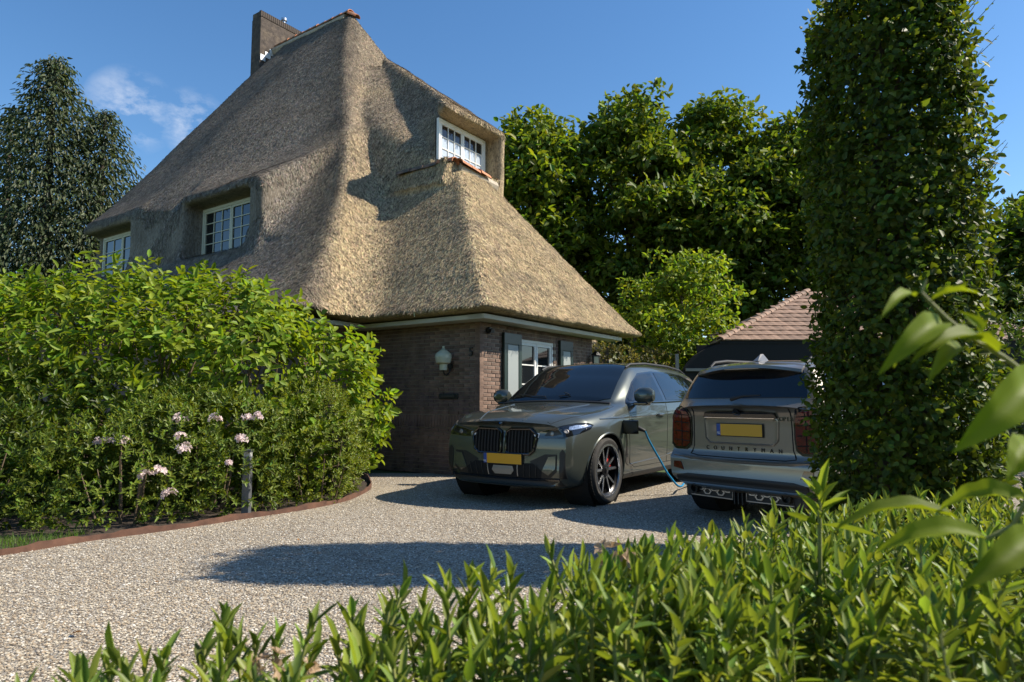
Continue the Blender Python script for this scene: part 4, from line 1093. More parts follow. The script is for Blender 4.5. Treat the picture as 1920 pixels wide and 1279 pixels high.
for sgn, axx in ((1, 'L'), (-1, 'R')):
    for hx in (.80, 3.45):
        arc = [(hx + .40 * math.cos(a), .34 + .40 * math.sin(a)) for a in np.linspace(-.3, math.pi + .3, 26)]
        CM.line('arch_cladding', arc, axx, M_plast, mbody, r=.030, off=-.012, n=6)
        MB().lathe([(.40, .0), (.395, .30), (.02, .30)], 36, Matrix.Translation((hx, sgn * .86, .34)) @ Matrix.Rotation(math.pi / 2 * sgn, 4, 'X'), cap=False).build('arch_liner', M_seam, mbody)
        wheel(mini, (hx, sgn * .775, .335), .335, .225, .245, sgn, 'v', caliper=False)
    DL = [(1.45, 1.09), (1.62, 1.24), (1.86, 1.375), (2.6, 1.42), (3.45, 1.41), (3.80, 1.38), (3.95, 1.18), (3.9, 1.125), (3.4, 1.115), (2.5, 1.105)]
    CM.panel('side_window', DL, axx, M_cglass, mbody, off=.005, n=34)
    CM.line('window_trim', [(1.42, 1.08), (2.5, 1.095), (3.4, 1.105), (3.95, 1.13)], axx, M_chrome, mbody, r=.009, off=.002)
    for xp in (2.42, 3.25): CM.line('door_pillar', [(xp, 1.11), (xp + .02, 1.42)], axx, M_gloss, mbody, r=.016, off=.0)
    CM.line('door_gap', [(1.35, 1.06), (1.33, .45), (1.5, .36), (2.40, .36), (2.42, 1.09)], axx, M_seam, mbody, r=.0045, off=-.001)
    CM.line('door_gap', [(2.42, .36), (3.0, .36), (3.2, .7), (3.32, 1.1)], axx, M_seam, mbody, r=.0045, off=-.001)
    CM.panel('sill_cladding', [(1.20, .21), (3.05, .21), (3.05, .33), (1.20, .33)], axx, M_plast, mbody, off=.008, n=20, rows=3)
    MB().lathe([(.001, -.09), (.05, -.085), (.075, -.05), (.08, .0), (.07, .06), (.001, .08)], 16, Matrix.Translation((1.55, sgn * .99, 1.13)) @ Matrix.Rotation(math.pi / 2, 4, 'X')).build('mirror', M_mini, mini, smooth=True)
    # roof rails
    MB().tube([Vector((1.75, sgn * .56, 1.475)), Vector((1.85, sgn * .57, 1.535)), Vector((2.6, sgn * .575, 1.572)), Vector((3.5, sgn * .57, 1.562)), Vector((3.72, sgn * .565, 1.54)), Vector((3.80, sgn * .56, 1.49))], [.012, .015, .016, .016, .015, .012], 8).build('roof_rail', M_plast, mini, smooth=True)
    # tail light: black surround, red lens pressed over the corner from behind
    tl = [(sgn * .60, .70), (sgn * .585, .80), (sgn * .585, .98), (sgn * .62, 1.065), (sgn * .70, 1.085), (sgn * .825, 1.06), (sgn * .845, .98), (sgn * .85, .70), (sgn * .80, .655), (sgn * .66, .655)]
    t1 = CM.panel('tail_light', tl, 'B', M_gloss, mini, off=.012, n=18)
    sm = [(sgn * (.715 + (abs(p[0]) - .715) * .84), .87 + (p[1] - .87) * .88) for p in tl]
    CM.panel('red_lens', sm, 'B', M_tail, t1, off=.020, n=18)
    cx_ = .71
    for zz in (.74, .83, .92, 1.0):
        CM.line('lens_bar', [(sgn * .62, zz), (sgn * .80, zz + .012)], 'B', M_seam, t1, r=.006, off=.019)
    CM.line('lens_bar', [(sgn * .71, .69), (sgn * .71, 1.05)], 'B', M_seam, t1, r=.006, off=.019)
    # bumper corner reflector and exhaust
    CM.panel('reflector', [(sgn * .66, .455), (sgn * .79, .475), (sgn * .79, .535), (sgn * .70, .535)], 'B', M_tail, mini, off=.008, n=8, rows=3)
    MB().lathe([(.045, -.10), (.045, .02), (.038, .02), (.036, -.08)], 20, Matrix.Translation((4.16, sgn * .52, .285)) @ Matrix.Rotation(math.pi / 2, 4, 'Y')).build('exhaust_pipe', M_plast, mini, smooth=True)
    CM.line('hatch_gap', [(sgn * .555, 1.11), (sgn * .565, .70), (sgn * .60, .62), (sgn * .50, .605), (0, .60)], 'B', M_seam, mbody, r=.006, off=-.001)
# rear window, spoiler, wiper
CM.panel('rear_window', [(-.70, 1.165), (.70, 1.165), (.675, 1.26), (.60, 1.425), (-.60, 1.425), (-.675, 1.26)], 'B', M_cglass, mini, off=.006, n=28, rows=14)
sp_ = MB()
secs = []
for yy in np.linspace(-.60, .60, 15):
    e = abs(yy) / .60; zt = 1.515 - .055 * e * e; xb = 4.06 - .10 * e ** 3
    secs.append([(3.80, yy, zt - .012), (3.92, yy, zt - .005), (xb, yy, zt - .035), (xb + .006, yy, zt - .062), (3.93, yy, zt - .085), (3.82, yy, zt - .085)])
vs = [p for q in secs for p in q]; k = 6
fs = [(i * k + j, i * k + (j + 1) % k, (i + 1) * k + (j + 1) % k, (i + 1) * k + j) for i in range(14) for j in range(k)] + [tuple(range(k))[::-1], tuple(14 * k + j for j in range(k))]
sp_.add(vs, fs); so = sp_.build('roof_spoiler', M_mini, mini, smooth=True)
MB().box(4.035, 4.052, -.20, .20, 1.44, 1.455).build('brake_lamp', M_tail, so)
MB().tube([(4.205, -.02, 1.155), (4.20, .12, 1.185), (4.19, .30, 1.19)], [.022, .012, .008], 8).build('rear_wiper', M_plast, mini, smooth=True)
q = MB(); q.add([(3.66, 0, 1.605), (3.78, 0, 1.535), (3.56, 0, 1.54), (3.60, .025, 1.535), (3.80, .03, 1.53), (3.60, -.025, 1.535), (3.80, -.03, 1.53), (3.71, 0, 1.60)], [(0, 3, 4, 7), (0, 7, 6, 5), (0, 5, 2), (0, 2, 3), (7, 4, 6)]); q.build('antenna_fin', M_mini, mini)
# number plate recess, handle bar, plate
CM.panel('plate_recess', [(-.40, .745), (-.36, .735), (.36, .735), (.40, .755), (.415, .98), (.37, .995), (-.37, .995), (-.415, .98)], 'B', M_mini, mini, off=.004, n=20)
CM.line('recess_edge', [(-.36, .735), (.36, .735), (.41, .78), (.42, .96), (.37, 1.0)], 'B', M_mini, mini, r=.012, off=.0)
CM.line('recess_edge', [(-.36, .735), (-.41, .78), (-.42, .96), (-.37, 1.0)], 'B', M_mini, mini, r=.012, off=.0)
CM.panel('handle_bar', [(-.42, .985), (.42, .985), (.40, 1.035), (.25, 1.048), (-.25, 1.048), (-.40, 1.035)], 'B', M_gloss, mini, off=.028, n=20, rows=5)
CM.line('handle_trim', [(-.40, .982), (.40, .982)], 'B', M_chrome, mini, r=.005, off=.030)
h0, n0 = CM.hit((0, 1.055), 'B'); MB().lathe([(.042, 0), (.042, .012), (.03, .016)], 20, Matrix.Translation(h0 + n0 * .026) @ n0.to_track_quat('Z', 'Y').to_matrix().to_4x4()).build('emblem', M_gloss, mini, smooth=True)
h0, n0 = CM.hit((0, .865), 'B'); plate(mini, h0 + n0 * .024, (1, 0, -.02))
# lettering on the tailgate; seen from behind the reader's left is the car's left
def tail_text(txt, yc, z, size, m, spread=None):
    chars = [(txt, yc)] if spread is None else [(c, yc + spread * (i - (len(txt) - 1) / 2)) for i, c in enumerate(txt)]
    t = empty('lettering', parent=mini)
    for c, yy in chars:
        me = text_mesh(c, size, .003); me.materials.append(m)
        h0, n0 = CM.hit((yy, z), 'B')
        o = bpy.data.objects.new('letter', me); link(o, t)
        nn = Vector((n0.x, n0.y, 0)).normalized(); xx = Vector((-nn.y, nn.x, 0)); zz = Vector((0, 0, 1))
        o.matrix_local = Matrix(((xx.x, zz.x, nn.x, h0.x + nn.x * .004), (xx.y, zz.y, nn.y, h0.y + nn.y * .004), (xx.z, zz.z, nn.z, h0.z), (0, 0, 0, 1)))
    return t
tail_text('COUNTRYMAN', 0.02, .685, .052, M_gloss, spread=.092)
tail_text('COOPER', .475, .975, .055, M_gloss, spread=.036)
# bumper and honeycomb diffuser
CM.line('bumper_fold', [(-.80, .60), (-.4, .575), (0, .57), (.4, .575), (.80, .60)], 'B', M_mini, mbody, r=.02, off=-.008)
CM.panel('diffuser', [(-.80, .34), (.80, .34), (.74, .40), (.60, .425), (-.60, .425), (-.74, .40)], 'B', M_plast, mini, off=.010, n=24)
df = MB(); df.box(4.02, 4.13, -.66, .66, .20, .36); dfo = df.build('diffuser_insert', M_plast, mini, bevel=.02)
for sgn in (-1, 1):
    fr_ = MB()
    for i, (yy, zz) in enumerate([(.14, .30), (.22, .265), (.30, .30), (.38, .265), (.46, .30), (.22, .325), (.38, .325)]):
        if zz > .31: continue
        n_ = 6; ring = []
        for rr, xx in ((.044, 4.132), (.044, 4.142), (.030, 4.142), (.030, 4.132)):
            ring.append([(xx, sgn * yy + rr * 1.15 * math.cos(a), zz + rr * .75 * math.sin(a)) for a in [2 * math.pi * j / n_ for j in range(n_)]])
        vs = [p for r_ in ring for p in r_]
        fr_.add(vs, [(i2 * n_ + j, i2 * n_ + (j + 1) % n_, ((i2 + 1) % 4) * n_ + (j + 1) % n_, ((i2 + 1) % 4) * n_ + j) for i2 in range(4) for j in range(n_)])
    fr_.build('honeycomb', M_satin, dfo)
    fo = MB(); fo.tube([(4.136, sgn * .08, .335), (4.136, sgn * .54, .345), (4.136, sgn * .58, .22), (4.136, sgn * .08, .215), (4.136, sgn * .08, .335)], .007, 6, cap=False); fo.build('insert_frame', M_satin, dfo)
fins = MB()
for yy in (-.045, 0, .045): fins.box(4.06, 4.16, yy - .006, yy + .006, .18, .36)
fins.build('diffuser_fin', M_plast, dfo)
# ------------------------------------------------------------------ charging cable lying from the plug down to the ground behind the compact car
p0 = PLUG_END; ctl = [p0, at_px(1215, 822, p0.y + .12), at_px(1236, 860, p0.y + .35), at_px(1255, 892, p0.y + .45), at_px(1275, 912, p0.y + .5)]
gp = Vector((ctl[-1].x + .35, ctl[-1].y + .9, .02)); ctl += [Vector(((ctl[-1].x * .6 + gp.x * .4), ctl[-1].y * .6 + gp.y * .4, .10)), gp, gp + Vector((.8, 1.2, 0)), gp + Vector((1.6, 3.2, 0))]
K = np.array([tuple(c) for c in ctl]); tt = np.arange(len(K)); fine = pchip(tt, K, np.linspace(0, len(K) - 1, 70))
tag(MB().tube([Vector(q) for q in fine], .0125, 8).build('charging_cable', M_cable, None, smooth=True), 'bright blue charging cable running from the dark SUV to the ground', 'cable')
# ================================================================== GROUND, DRIVE AND BED
EDGE = [(-9.0, 3.6), (-6.2, 4.35), (-4.6, 4.95), (-3.86, 5.2), (-3.5, 5.75), (-3.1, 6.2), (-2.62, 6.85), (-2.13, 7.56), (-1.90, 8.2), (-1.86, 9.0), (-2.1, 10.2), (-2.5, 11.2)]
_e = np.array(EDGE); EF = pchip(np.arange(len(_e)), _e, np.linspace(0, len(_e) - 1, 90))

def gravel_material():
    m = bpy.data.materials.new('gravel'); m.use_nodes = True
    nt = m.node_tree; p = nt.nodes['Principled BSDF']; N = lambda t: nt.nodes.new(t); L = nt.links.new
    t = N('ShaderNodeTexCoord'); v = N('ShaderNodeTexVoronoi'); v.inputs['Scale'].default_value = 88; L(t.outputs['Object'], v.inputs['Vector'])
    sp = N('ShaderNodeSeparateColor'); L(v.outputs['Color'], sp.inputs['Color'])
    r = N('ShaderNodeValToRGB'); L(sp.outputs['Red'], r.inputs['Fac'])
    el = r.color_ramp.elements; el[0].position = 0; el[0].color = (.09, .07, .05, 1); el[1].position = 1; el[1].color = (.55, .49, .40, 1)
    for pos, c in ((.22, (.20, .165, .125)), (.5, (.345, .295, .225)), (.75, (.42, .37, .295))):
        e = el.new(pos); e.color = (*c, 1)
    n = N('ShaderNodeTexNoise'); n.inputs['Scale'].default_value = .9; n.inputs['Detail'].default_value = 5; L(t.outputs['Object'], n.inputs['Vector'])
    mr = N('ShaderNodeMapRange'); mr.inputs['From Min'].default_value = .3; mr.inputs['From Max'].default_value = .7; mr.inputs['To Min'].default_value = .82; mr.inputs['To Max'].default_value = 1.12; L(n.outputs['Fac'], mr.inputs['Value'])
    h = N('ShaderNodeHueSaturation'); L(mr.outputs['Result'], h.inputs['Value']); L(r.outputs['Color'], h.inputs['Color']); L(h.outputs['Color'], p.inputs['Base Color'])
    b = N('ShaderNodeBump'); b.inputs['Strength'].default_value = .9; b.inputs['Distance'].default_value = .012; b.invert = True; L(v.outputs['Distance'], b.inputs['Height']); L(b.outputs['Normal'], p.inputs['Normal'])
    p.inputs['Roughness'].default_value = .9
    return m
M_gravel = gravel_material()
M_soil = mat('soil', (.045, .032, .022), .95, var=(12, .4), bump=(30, .8, .03))
M_grassg = mat('grass_ground', (.05, .085, .02), .9, var=(3, .3), bump=(40, .6, .02))
gr_ = mesh_obj('ground', [(-250, -120, -.012), (250, -120, -.012), (250, 420, -.012), (-250, 420, -.012)], [(0, 1, 2, 3)], M_grassg); tag(gr_, kind='structure')
pts = [(x, y) for x, y in EF] + [(9.5, 11.5), (12, 16.9), (12.5, 5), (6, .2), (-9, .2)]
drive = mesh_obj('gravel_drive', [(x, y, 0) for x, y in pts], [tuple(range(len(pts)))], M_gravel); tag(drive, kind='structure')
bed = mesh_obj('planting_bed', [(x, y, -.004) for x, y in EF] + [(-14, 12, -.004), (-14, 3.3, -.004)], [tuple(range(len(EF) + 2))], M_soil); tag(bed, kind='structure')
fb = mesh_obj('planting_bed', [(-1.2, .35, .004), (-.95, 1.42, .004), (-.1, 1.75, .004), (.8, 2.6, .004), (1.7, 3.6, .004), (3.9, 4.2, .004), (6, 5.6, .004), (8, .35, .004)], [tuple(range(8))][0:1], M_soil); tag(fb, kind='structure')

# loose stones on the drive
def pebbles(n, seed):
    g = np.random.default_rng(seed)
    Y = 2.3 + 8.5 * g.random(n * 2) ** 1.35; X = (g.random(n * 2) * 1.75 - .92) * (Y * .80)
    from_left = np.interp(Y, _e[:, 1][np.argsort(_e[:, 1])], _e[:, 0][np.argsort(_e[:, 1])])
    ok = (X > from_left + .04) & (X < 5); X, Y = X[ok][:n], Y[ok][:n]; n = len(X)
    r = g.uniform(.003, .0095, n)
    base = np.array([[1, 0, 0], [0, 1, 0], [-1, 0, 0], [0, -1, 0], [0, 0, .62], [0, 0, -.6]], float)
    V = base[None] * (1 + g.uniform(-.32, .32, (n, 6, 1))); a = g.uniform(0, 6.3, n); c, s = np.cos(a)[:, None], np.sin(a)[:, None]
    V = np.stack([V[..., 0] * c - V[..., 1] * s, V[..., 0] * s + V[..., 1] * c, V[..., 2]], -1) * r[:, None, None]
    V += np.stack([X, Y, r * .35], -1)[:, None]
    F = np.array([[0, 1, 4], [1, 2, 4], [2, 3, 4], [3, 0, 4]]); F = (F[None] + 6 * np.arange(n)[:, None, None]).reshape(-1, 3)
    pal = np.array([[.48, .415, .31], [.345, .275, .19], [.59, .535, .44], [.16, .125, .09], [.37, .285, .19], [.60, .57, .51]])
    col = pal[g.choice(6, n, p=[.30, .26, .14, .12, .13, .05])] * g.uniform(.8, 1.15, (n, 1))
    return V.reshape(-1, 3), F, np.repeat(col, 6, 0)
_v, _f, _c = pebbles(112000, 11)
tag(np_obj('gravel_stones', _v, _f, mat('pebble', (.3, .3, .3), .85, attr=True), None, cols=_c), 'loose beige gravel stones covering the drive', 'gravel', kind='stuff')

# rusty steel edging
M_rust = mat('rusty_steel', (.115, .055, .034), .8, var=(9, .35), var2=(4, (.09, .045, .03), .5, .65), bump=(60, .4, .004))
vs, fs = [], []
for i in range(90):
    t = EF[min(i + 1, 89)] - EF[max(i - 1, 0)]; t = t / np.hypot(*t); n = np.array([-t[1], t[0]])
    h = .052 + .010 * math.sin(i * .7) + .006 * math.sin(i * 2.3)
    for (o_, z) in ((0, -.03), (0, h), (.012, h), (.012, -.03)): vs.append((EF[i][0] + n[0] * o_, EF[i][1] + n[1] * o_, z))
fs = [(i * 4 + j, i * 4 + (j + 1) % 4, (i + 1) * 4 + (j + 1) % 4, (i + 1) * 4 + j) for i in range(89) for j in range(4)]
tag(mesh_obj('steel_edging', vs, fs, M_rust), 'rusty steel edging strip between the planting bed and the gravel', 'edging')

# bollard light
M_boll = mat('bollard_grey', (.12, .125, .135), .45, metal=.2, var=(6, .08))
bl = empty('bollard_light', (-2.67, 6.98, 0)); tag(bl, 'slim grey bollard light among the shrubs at the bed edge', 'bollard')
MB().box(-.038, .038, -.038, .038, 0, .60).build('post', M_boll, bl, bevel=.006)
MB().box(-.042, .042, -.042, .042, .645, .67).build('cap', M_boll, bl, bevel=.004)
MB().box(-.032, .032, -.032, .032, .60, .645).build('diffuser', mat('diffuser', (.45, .45, .43), .4), bl)

# ================================================================== FOLIAGE TOOLKIT
def norm(a): return a / (np.linalg.norm(a, axis=-1, keepdims=True) + 1e-9)
LEAF_OUT = np.array([[0, 0], [.30, .46], [.68, .40], [1, 0], [.68, -.40], [.30, -.46]])
def leaf_mesh(P, D, Nn, L, W, fold=.25, curl=.18):
    n = len(P); D = norm(D); S = norm(np.cross(Nn, D)); Nn = np.cross(D, S)
    L = np.broadcast_to(np.asarray(L, float), (n,)); W = np.broadcast_to(np.asarray(W, float), (n,)); curl = np.broadcast_to(np.asarray(curl, float), (n,))
    u = LEAF_OUT[:, 0][None] * L[:, None]; v = LEAF_OUT[:, 1][None] * W[:, None]
    z = np.abs(v) * fold * 2 - curl[:, None] * L[:, None] * LEAF_OUT[:, 0][None] ** 2
    V = P[:, None] + D[:, None] * u[..., None] + S[:, None] * v[..., None] + Nn[:, None] * z[..., None]
    F = np.array([[0, 3, 2, 1], [0, 5, 4, 3]]); F = (F[None] + 6 * np.arange(n)[:, None, None]).reshape(-1, 4)
    return V.reshape(-1, 3), F
def leaf_cols(g, n, base, var=.25, hue=.12, tip=None, tipfrac=0.0):
    c = np.array(base)[None] * (1 + g.normal(0, var, (n, 1)).clip(-.6, .8)); c[:, 0] *= 1 + g.normal(0, hue, n); c[:, 2] *= 1 + g.normal(0, hue, n)
    if tip is not None:
        k = g.random(n) < tipfrac; c[k] = np.array(tip) * (1 + g.normal(0, .15, (k.sum(), 1)))
    return c.clip(.004, .9)
def shoots(g, P, D, n, sl, L, W, a0=.35, a1=1.1, droop=0.0):
    """n leaves spiralling round each shoot that starts at P and runs along D for sl"""
    k = len(P); D = norm(D)
    ref = np.where(np.abs(D[:, 2:3]) < .9, np.array([[0, 0, 1.]]), np.array([[1., 0, 0]]))
    X = norm(np.cross(ref, D)); Yv = np.cross(D, X); ph = g.uniform(0, 6.3, k)
    pos, dr, nn, idx = [], [], [], []
    for i in range(n):
        t = (i + .5) / n; an = ph + i * 2.4
        rad = X * np.cos(an)[:, None] + Yv * np.sin(an)[:, None]
        al = a1 + (a0 - a1) * t + g.normal(0, .15, k)
        d = D * np.cos(al)[:, None] + rad * np.sin(al)[:, None]; d[:, 2] -= droop
        nr = D * np.sin(al)[:, None] - rad * np.cos(al)[:, None]
        pos.append(P + D * (sl * t)[:, None] if hasattr(sl, '__len__') else P + D * sl * t); dr.append(norm(d)); nn.append(nr)
    m = n * k
    return np.concatenate(pos), np.concatenate(dr), np.concatenate(nn), L * g.uniform(.55, 1.18, m), W * g.uniform(.65, 1.2, m)
def blob_points(g, ells, dens, jitter=.12, inner=.90):
    """random points on the outside of a union of ellipsoids, with outward normals"""
    Ps, Ns = [], []
    for i, (c, r) in enumerate(ells):
        c, r = np.array(c), np.array(r); area = 4 * math.pi * ((r[0] * r[1]) ** 1.6 + (r[0] * r[2]) ** 1.6 + (r[1] * r[2]) ** 1.6) ** (1 / 1.6) / 3 ** (1 / 1.6)
        n = int(area * dens); d = norm(g.normal(size=(n, 3))); p = c + d * r * (1 - np.abs(g.normal(0, jitter, (n, 1)))); nn = norm(d / r)
        ok = p[:, 2] > .03
        for j, (c2, r2) in enumerate(ells):
            if j != i: ok &= (((p - np.array(c2)) / np.array(r2)) ** 2).sum(1) > inner ** 2
        Ps.append(p[ok]); Ns.append(nn[ok])
    return np.concatenate(Ps), np.concatenate(Ns)
def screen_px(P):
    c, s = math.cos(CAM_PITCH), math.sin(CAM_PITCH); z = P[:, 2] - CAM_H; d = P[:, 1] * c + z * s; v = -P[:, 1] * s + z * c
    return 960 + 1280 * P[:, 0] / d, 639.5 - 1280 * v / d, d
_unit = {}
def unit_leaf(key, m, fold=.25, curl=.18):
    if key not in _unit:
        V, F = leaf_mesh(np.zeros((1, 3)), np.array([[1., 0, 0]]), np.array([[0, 0, 1.]]), 1., 1., fold, curl)
        me = np_mesh('leaf', V, F, m); _unit[key] = me
    return _unit[key]
def foliage(name, parent, g, leaves, base_col, m, solo_m=None, n_solo=0, fold=.25, curl=.18, var=.25, hue=.12, tip=None, tipfrac=0.):
    """joins the leaves; the n_solo that show largest become leaf objects of their own"""
    P, D, Nn, L, W = leaves
    solo = np.zeros(len(P), bool)
    if n_solo:
        x, y, d = screen_px(P); size = np.asarray(L) * 1280 / np.maximum(d, .1)
        cand = (x > 5) & (x < 1915) & (y > 5) & (y < 1275) & (d > .3)
        # keep the front-most leaf of every small screen cell
        cell = (x // 26).astype(int) * 1000 + (y // 26).astype(int); order = np.argsort(d); seen = set(); front = []
        for i in order:
            if cand[i] and cell[i] not in seen: seen.add(int(cell[i])); front.append(i)
        front = sorted(front, key=lambda i: -size[i])[:n_solo]; solo[front] = True
        S = norm(np.cross(Nn, D)); N2 = np.cross(norm(D), S)
        for i in np.where(solo)[0]:
            o = bpy.data.objects.new('leaf', unit_leaf((m.name, solo_m.name), solo_m, fold, curl)); link(o, parent)
            d_, s_, n_ = D[i] / np.linalg.norm(D[i]) * L[i], S[i] * W[i], N2[i] * (W[i] * .5 + L[i] * .5)
            o.matrix_local = Matrix(((d_[0], s_[0], n_[0], P[i, 0]), (d_[1], s_[1], n_[1], P[i, 1]), (d_[2], s_[2], n_[2], P[i, 2]), (0, 0, 0, 1)))
    k = ~solo
    V, F = leaf_mesh(P[k], D[k], Nn[k], np.asarray(L)[k], np.asarray(W)[k], fold, curl)
    c = np.repeat(leaf_cols(g, int(k.sum()), base_col, var, hue, tip, tipfrac), 6, 0)
    o = np_obj(name, V, F, m, parent, cols=c); tag(o, kind='stuff'); return o
def stems(name, parent, segs, m, n=5):
    q = MB()
    for (pts, r) in segs: q.tube(pts, r, n, cap=False)
    return q.build(name, m, parent)
M_leaf = leaf_mat('leaf_soft', .5, .48, .3, (1.35, 1.25, .45))
M_leafg = leaf_mat('leaf_glossy', .42, .38, .32, (1.35, 1.25, .45))
M_leafd = leaf_mat('leaf_dark', .5, .35)
M_bark = mat('bark', (.085, .065, .05), .9, var=(14, .35), bump=(30, .8, .02))
M_twig = mat('twig', (.12, .085, .05), .8, var=(20, .2))
M_gstem = mat('green_stem', (.20, .21, .06), .6)
M_solo1 = leaf_mat('leaf_bush', .5, .48, .3, (1.35, 1.25, .45), attr=False, col=(.20, .285, .024), objvar=.35)
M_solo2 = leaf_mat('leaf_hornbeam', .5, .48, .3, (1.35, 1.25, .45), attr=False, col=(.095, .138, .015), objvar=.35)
M_solo3 = leaf_mat('leaf_front', .42, .42, .32, (1.35, 1.25, .45), attr=False, col=(.22, .29, .045), objvar=.35)
M_petal = leaf_mat('petal', .6, .4, attr=False, col=(.80, .65, .63), tint=(1, 1, 1), objvar=.1)
M_petald = leaf_mat('petal_fading', .7, .3, attr=False, col=(.48, .34, .22), tint=(1, .95, .8), objvar=.2)

# ================================================================== LEFT BED: big leafy bush, low shrubs with blossom
g = np.random.default_rng(21)
BB = [((-7.3, 9.2, 1.35), (2.0, 1.4, 1.38)), ((-5.2, 9.0, 1.4), (1.7, 1.35, 1.42)), ((-3.85, 9.0, 1.35), (1.3, 1.2, 1.38)), ((-2.62, 8.95, 1.08), (.90, .9, 1.02)), ((-6.2, 8.2, 1.1), (1.5, .9, 1.15)), ((-4.4, 8.2, 1.1), (1.3, .8, 1.15)), ((-3.1, 8.3, 1.25), (.7, .7, .8))]
bush = empty('leafy_bush', (-4.6, 9.0, 0)); tag(bush, 'large bright green leafy bush filling the left of the picture', 'bush')
bush_inv = np.array([-4.6, 9.0, 0])
def local(leaves, o): return (leaves[0] - o, *leaves[1:])
P, Nn = blob_points(g, BB, 34, .15)
D = norm(Nn * .75 + np.array([0, 0, .55]) + g.normal(0, .28, (len(P), 3)))
lv = shoots(g, P, D, 10, g.uniform(.16, .36, len(P)), .142, .068, .5, 1.25, .36)
# offset of the parent is undone so that every leaf keeps its place
bush.location = (0, 0, 0)
foliage('foliage', bush, g, lv, (.180, .262, .022), M_leaf, M_solo1, 300, .22, .28, .30, .14, (.27, .33, .035), .18)
sg = []
for i in range(26):
    b0 = Vector((g.uniform(-7.6, -2.8), g.uniform(8.8, 9.3), 0)); e = Vector((b0.x + g.uniform(-.6, .6), b0.y + g.uniform(-.4, .3), g.uniform(1.2, 1.9)))
    sg.append(([b0, (b0 + e) / 2 + Vector((g.uniform(-.15, .15), 0, .1)), e], [.035, .025, .010]))
k_ = g.choice(len(P), 700)
for i in k_: sg.append(([Vector(P[i] - D[i] * .35), Vector(P[i]), Vector(P[i] + D[i] * .22)], [.008, .006, .003]))
stems('branch', bush, sg, M_twig)

def low_shrub(name, ells, seed, label, col, L, W, n, dens, n_solo=0, mt=M_leafg, group=None, glob=None, a1=1.2):
    gg = np.random.default_rng(seed); o = empty(name); tag(o, label, 'shrub', group)
    P, Nn = blob_points(gg, ells, dens, .09)
    D = norm(Nn * .8 + np.array([0, 0, .5]) + gg.normal(0, .25, (len(P), 3)))
    lv = shoots(gg, P, D, n, gg.uniform(.05, .10, len(P)), L, W, .45, a1, 0.)
    foliage('foliage', o, gg, lv, col, mt, M_solo3, n_solo, .2, .1, .3, .12)
    c = np.mean([e[0] for e in ells], 0); sg = []
    for i in range(10):
        e = Vector((c[0] + gg.uniform(-.4, .4), c[1] + gg.uniform(-.3, .3), gg.uniform(.4, .8))); sg.append(([Vector((e.x * .6 + c[0] * .4, e.y * .6 + c[1] * .4, -.02)), e], [.014, .006]))
    stems('branch', o, sg, M_twig); return o
SH = dict(group='low shrubs along the steel edging')
low_shrub('rhododendron', [((-3.95, 6.55, .42), (.62, .62, .58)), ((-3.55, 6.95, .5), (.6, .6, .68))], 31, 'low green shrub at the left end of the rusty edging', (.15, .205, .028), .062, .022, 8, 120, **SH)
low_shrub('rhododendron', [((-3.0, 7.3, .52), (.62, .55, .72)), ((-3.5, 7.6, .62), (.7, .6, .75))], 32, 'low shrub with pale pink blossom left of the bollard light', (.135, .185, .032), .070, .022, 8, 115, **SH)
low_shrub('box_shrub', [((-2.35, 7.95, .62), (.52, .55, .78)), ((-2.28, 8.55, .6), (.46, .6, .72))], 33, 'dense small-leaved shrub right of the bollard light, nearest the house', (.165, .21, .032), .042, .017, 9, 210, **SH)
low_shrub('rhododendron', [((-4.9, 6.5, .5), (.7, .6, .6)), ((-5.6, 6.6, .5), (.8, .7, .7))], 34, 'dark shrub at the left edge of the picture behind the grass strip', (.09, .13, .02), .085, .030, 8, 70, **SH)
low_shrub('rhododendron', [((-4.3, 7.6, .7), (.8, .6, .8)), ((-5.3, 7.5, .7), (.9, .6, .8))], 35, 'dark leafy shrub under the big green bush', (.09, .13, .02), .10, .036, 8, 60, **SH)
# blossom trusses
def blossom(p, r, m, gg, parent, nfl=9, name='blossom'):
    q = MB()
    for i in range(nfl):
        d = Vector(gg.normal(size=3)); d.z = abs(d.z); d.y -= .5; d.normalize(); c = Vector(p) + d * r * gg.uniform(.4, 1.25)
        x = d.orthogonal().normalized(); y = d.cross(x); k = 5
        for j in range(k):
            a = 2 * math.pi * j / k + gg.uniform(0, .5); e = x * math.cos(a) + y * math.sin(a); s = x * math.cos(a + 1.57) + y * math.sin(a + 1.57)
            q.add([c, c + e * r * .35 + s * r * .20 + d * r * .22, c + e * r * .62 + d * r * .18, c + e * r * .35 - s * r * .20 + d * r * .22], [(0, 1, 2, 3)])
    return q.build(name, m, parent)
bt = empty('rhododendron_blossom'); tag(bt, 'pale pink blossom clusters on the low shrubs', 'blossom')
gb_ = np.random.default_rng(5)
for (x, y, Y, r) in ((275, 893, 6.62, .060), (300, 886, 6.62, .055), (318, 930, 6.60, .05), (205, 830, 6.75, .05), (232, 828, 6.75, .045), (456, 825, 7.05, .055), (338, 790, 7.0, .055), (405, 788, 7.1, .05), (465, 785, 7.2, .045), (486, 784, 7.2, .045), (345, 845, 6.75, .055), (340, 822, 6.8, .045), (428, 868, 6.85, .04), (186, 831, 6.75, .04)):
    blossom(at_px(x, y, Y - .22), r * 1.08, M_petal, gb_, bt, 10)
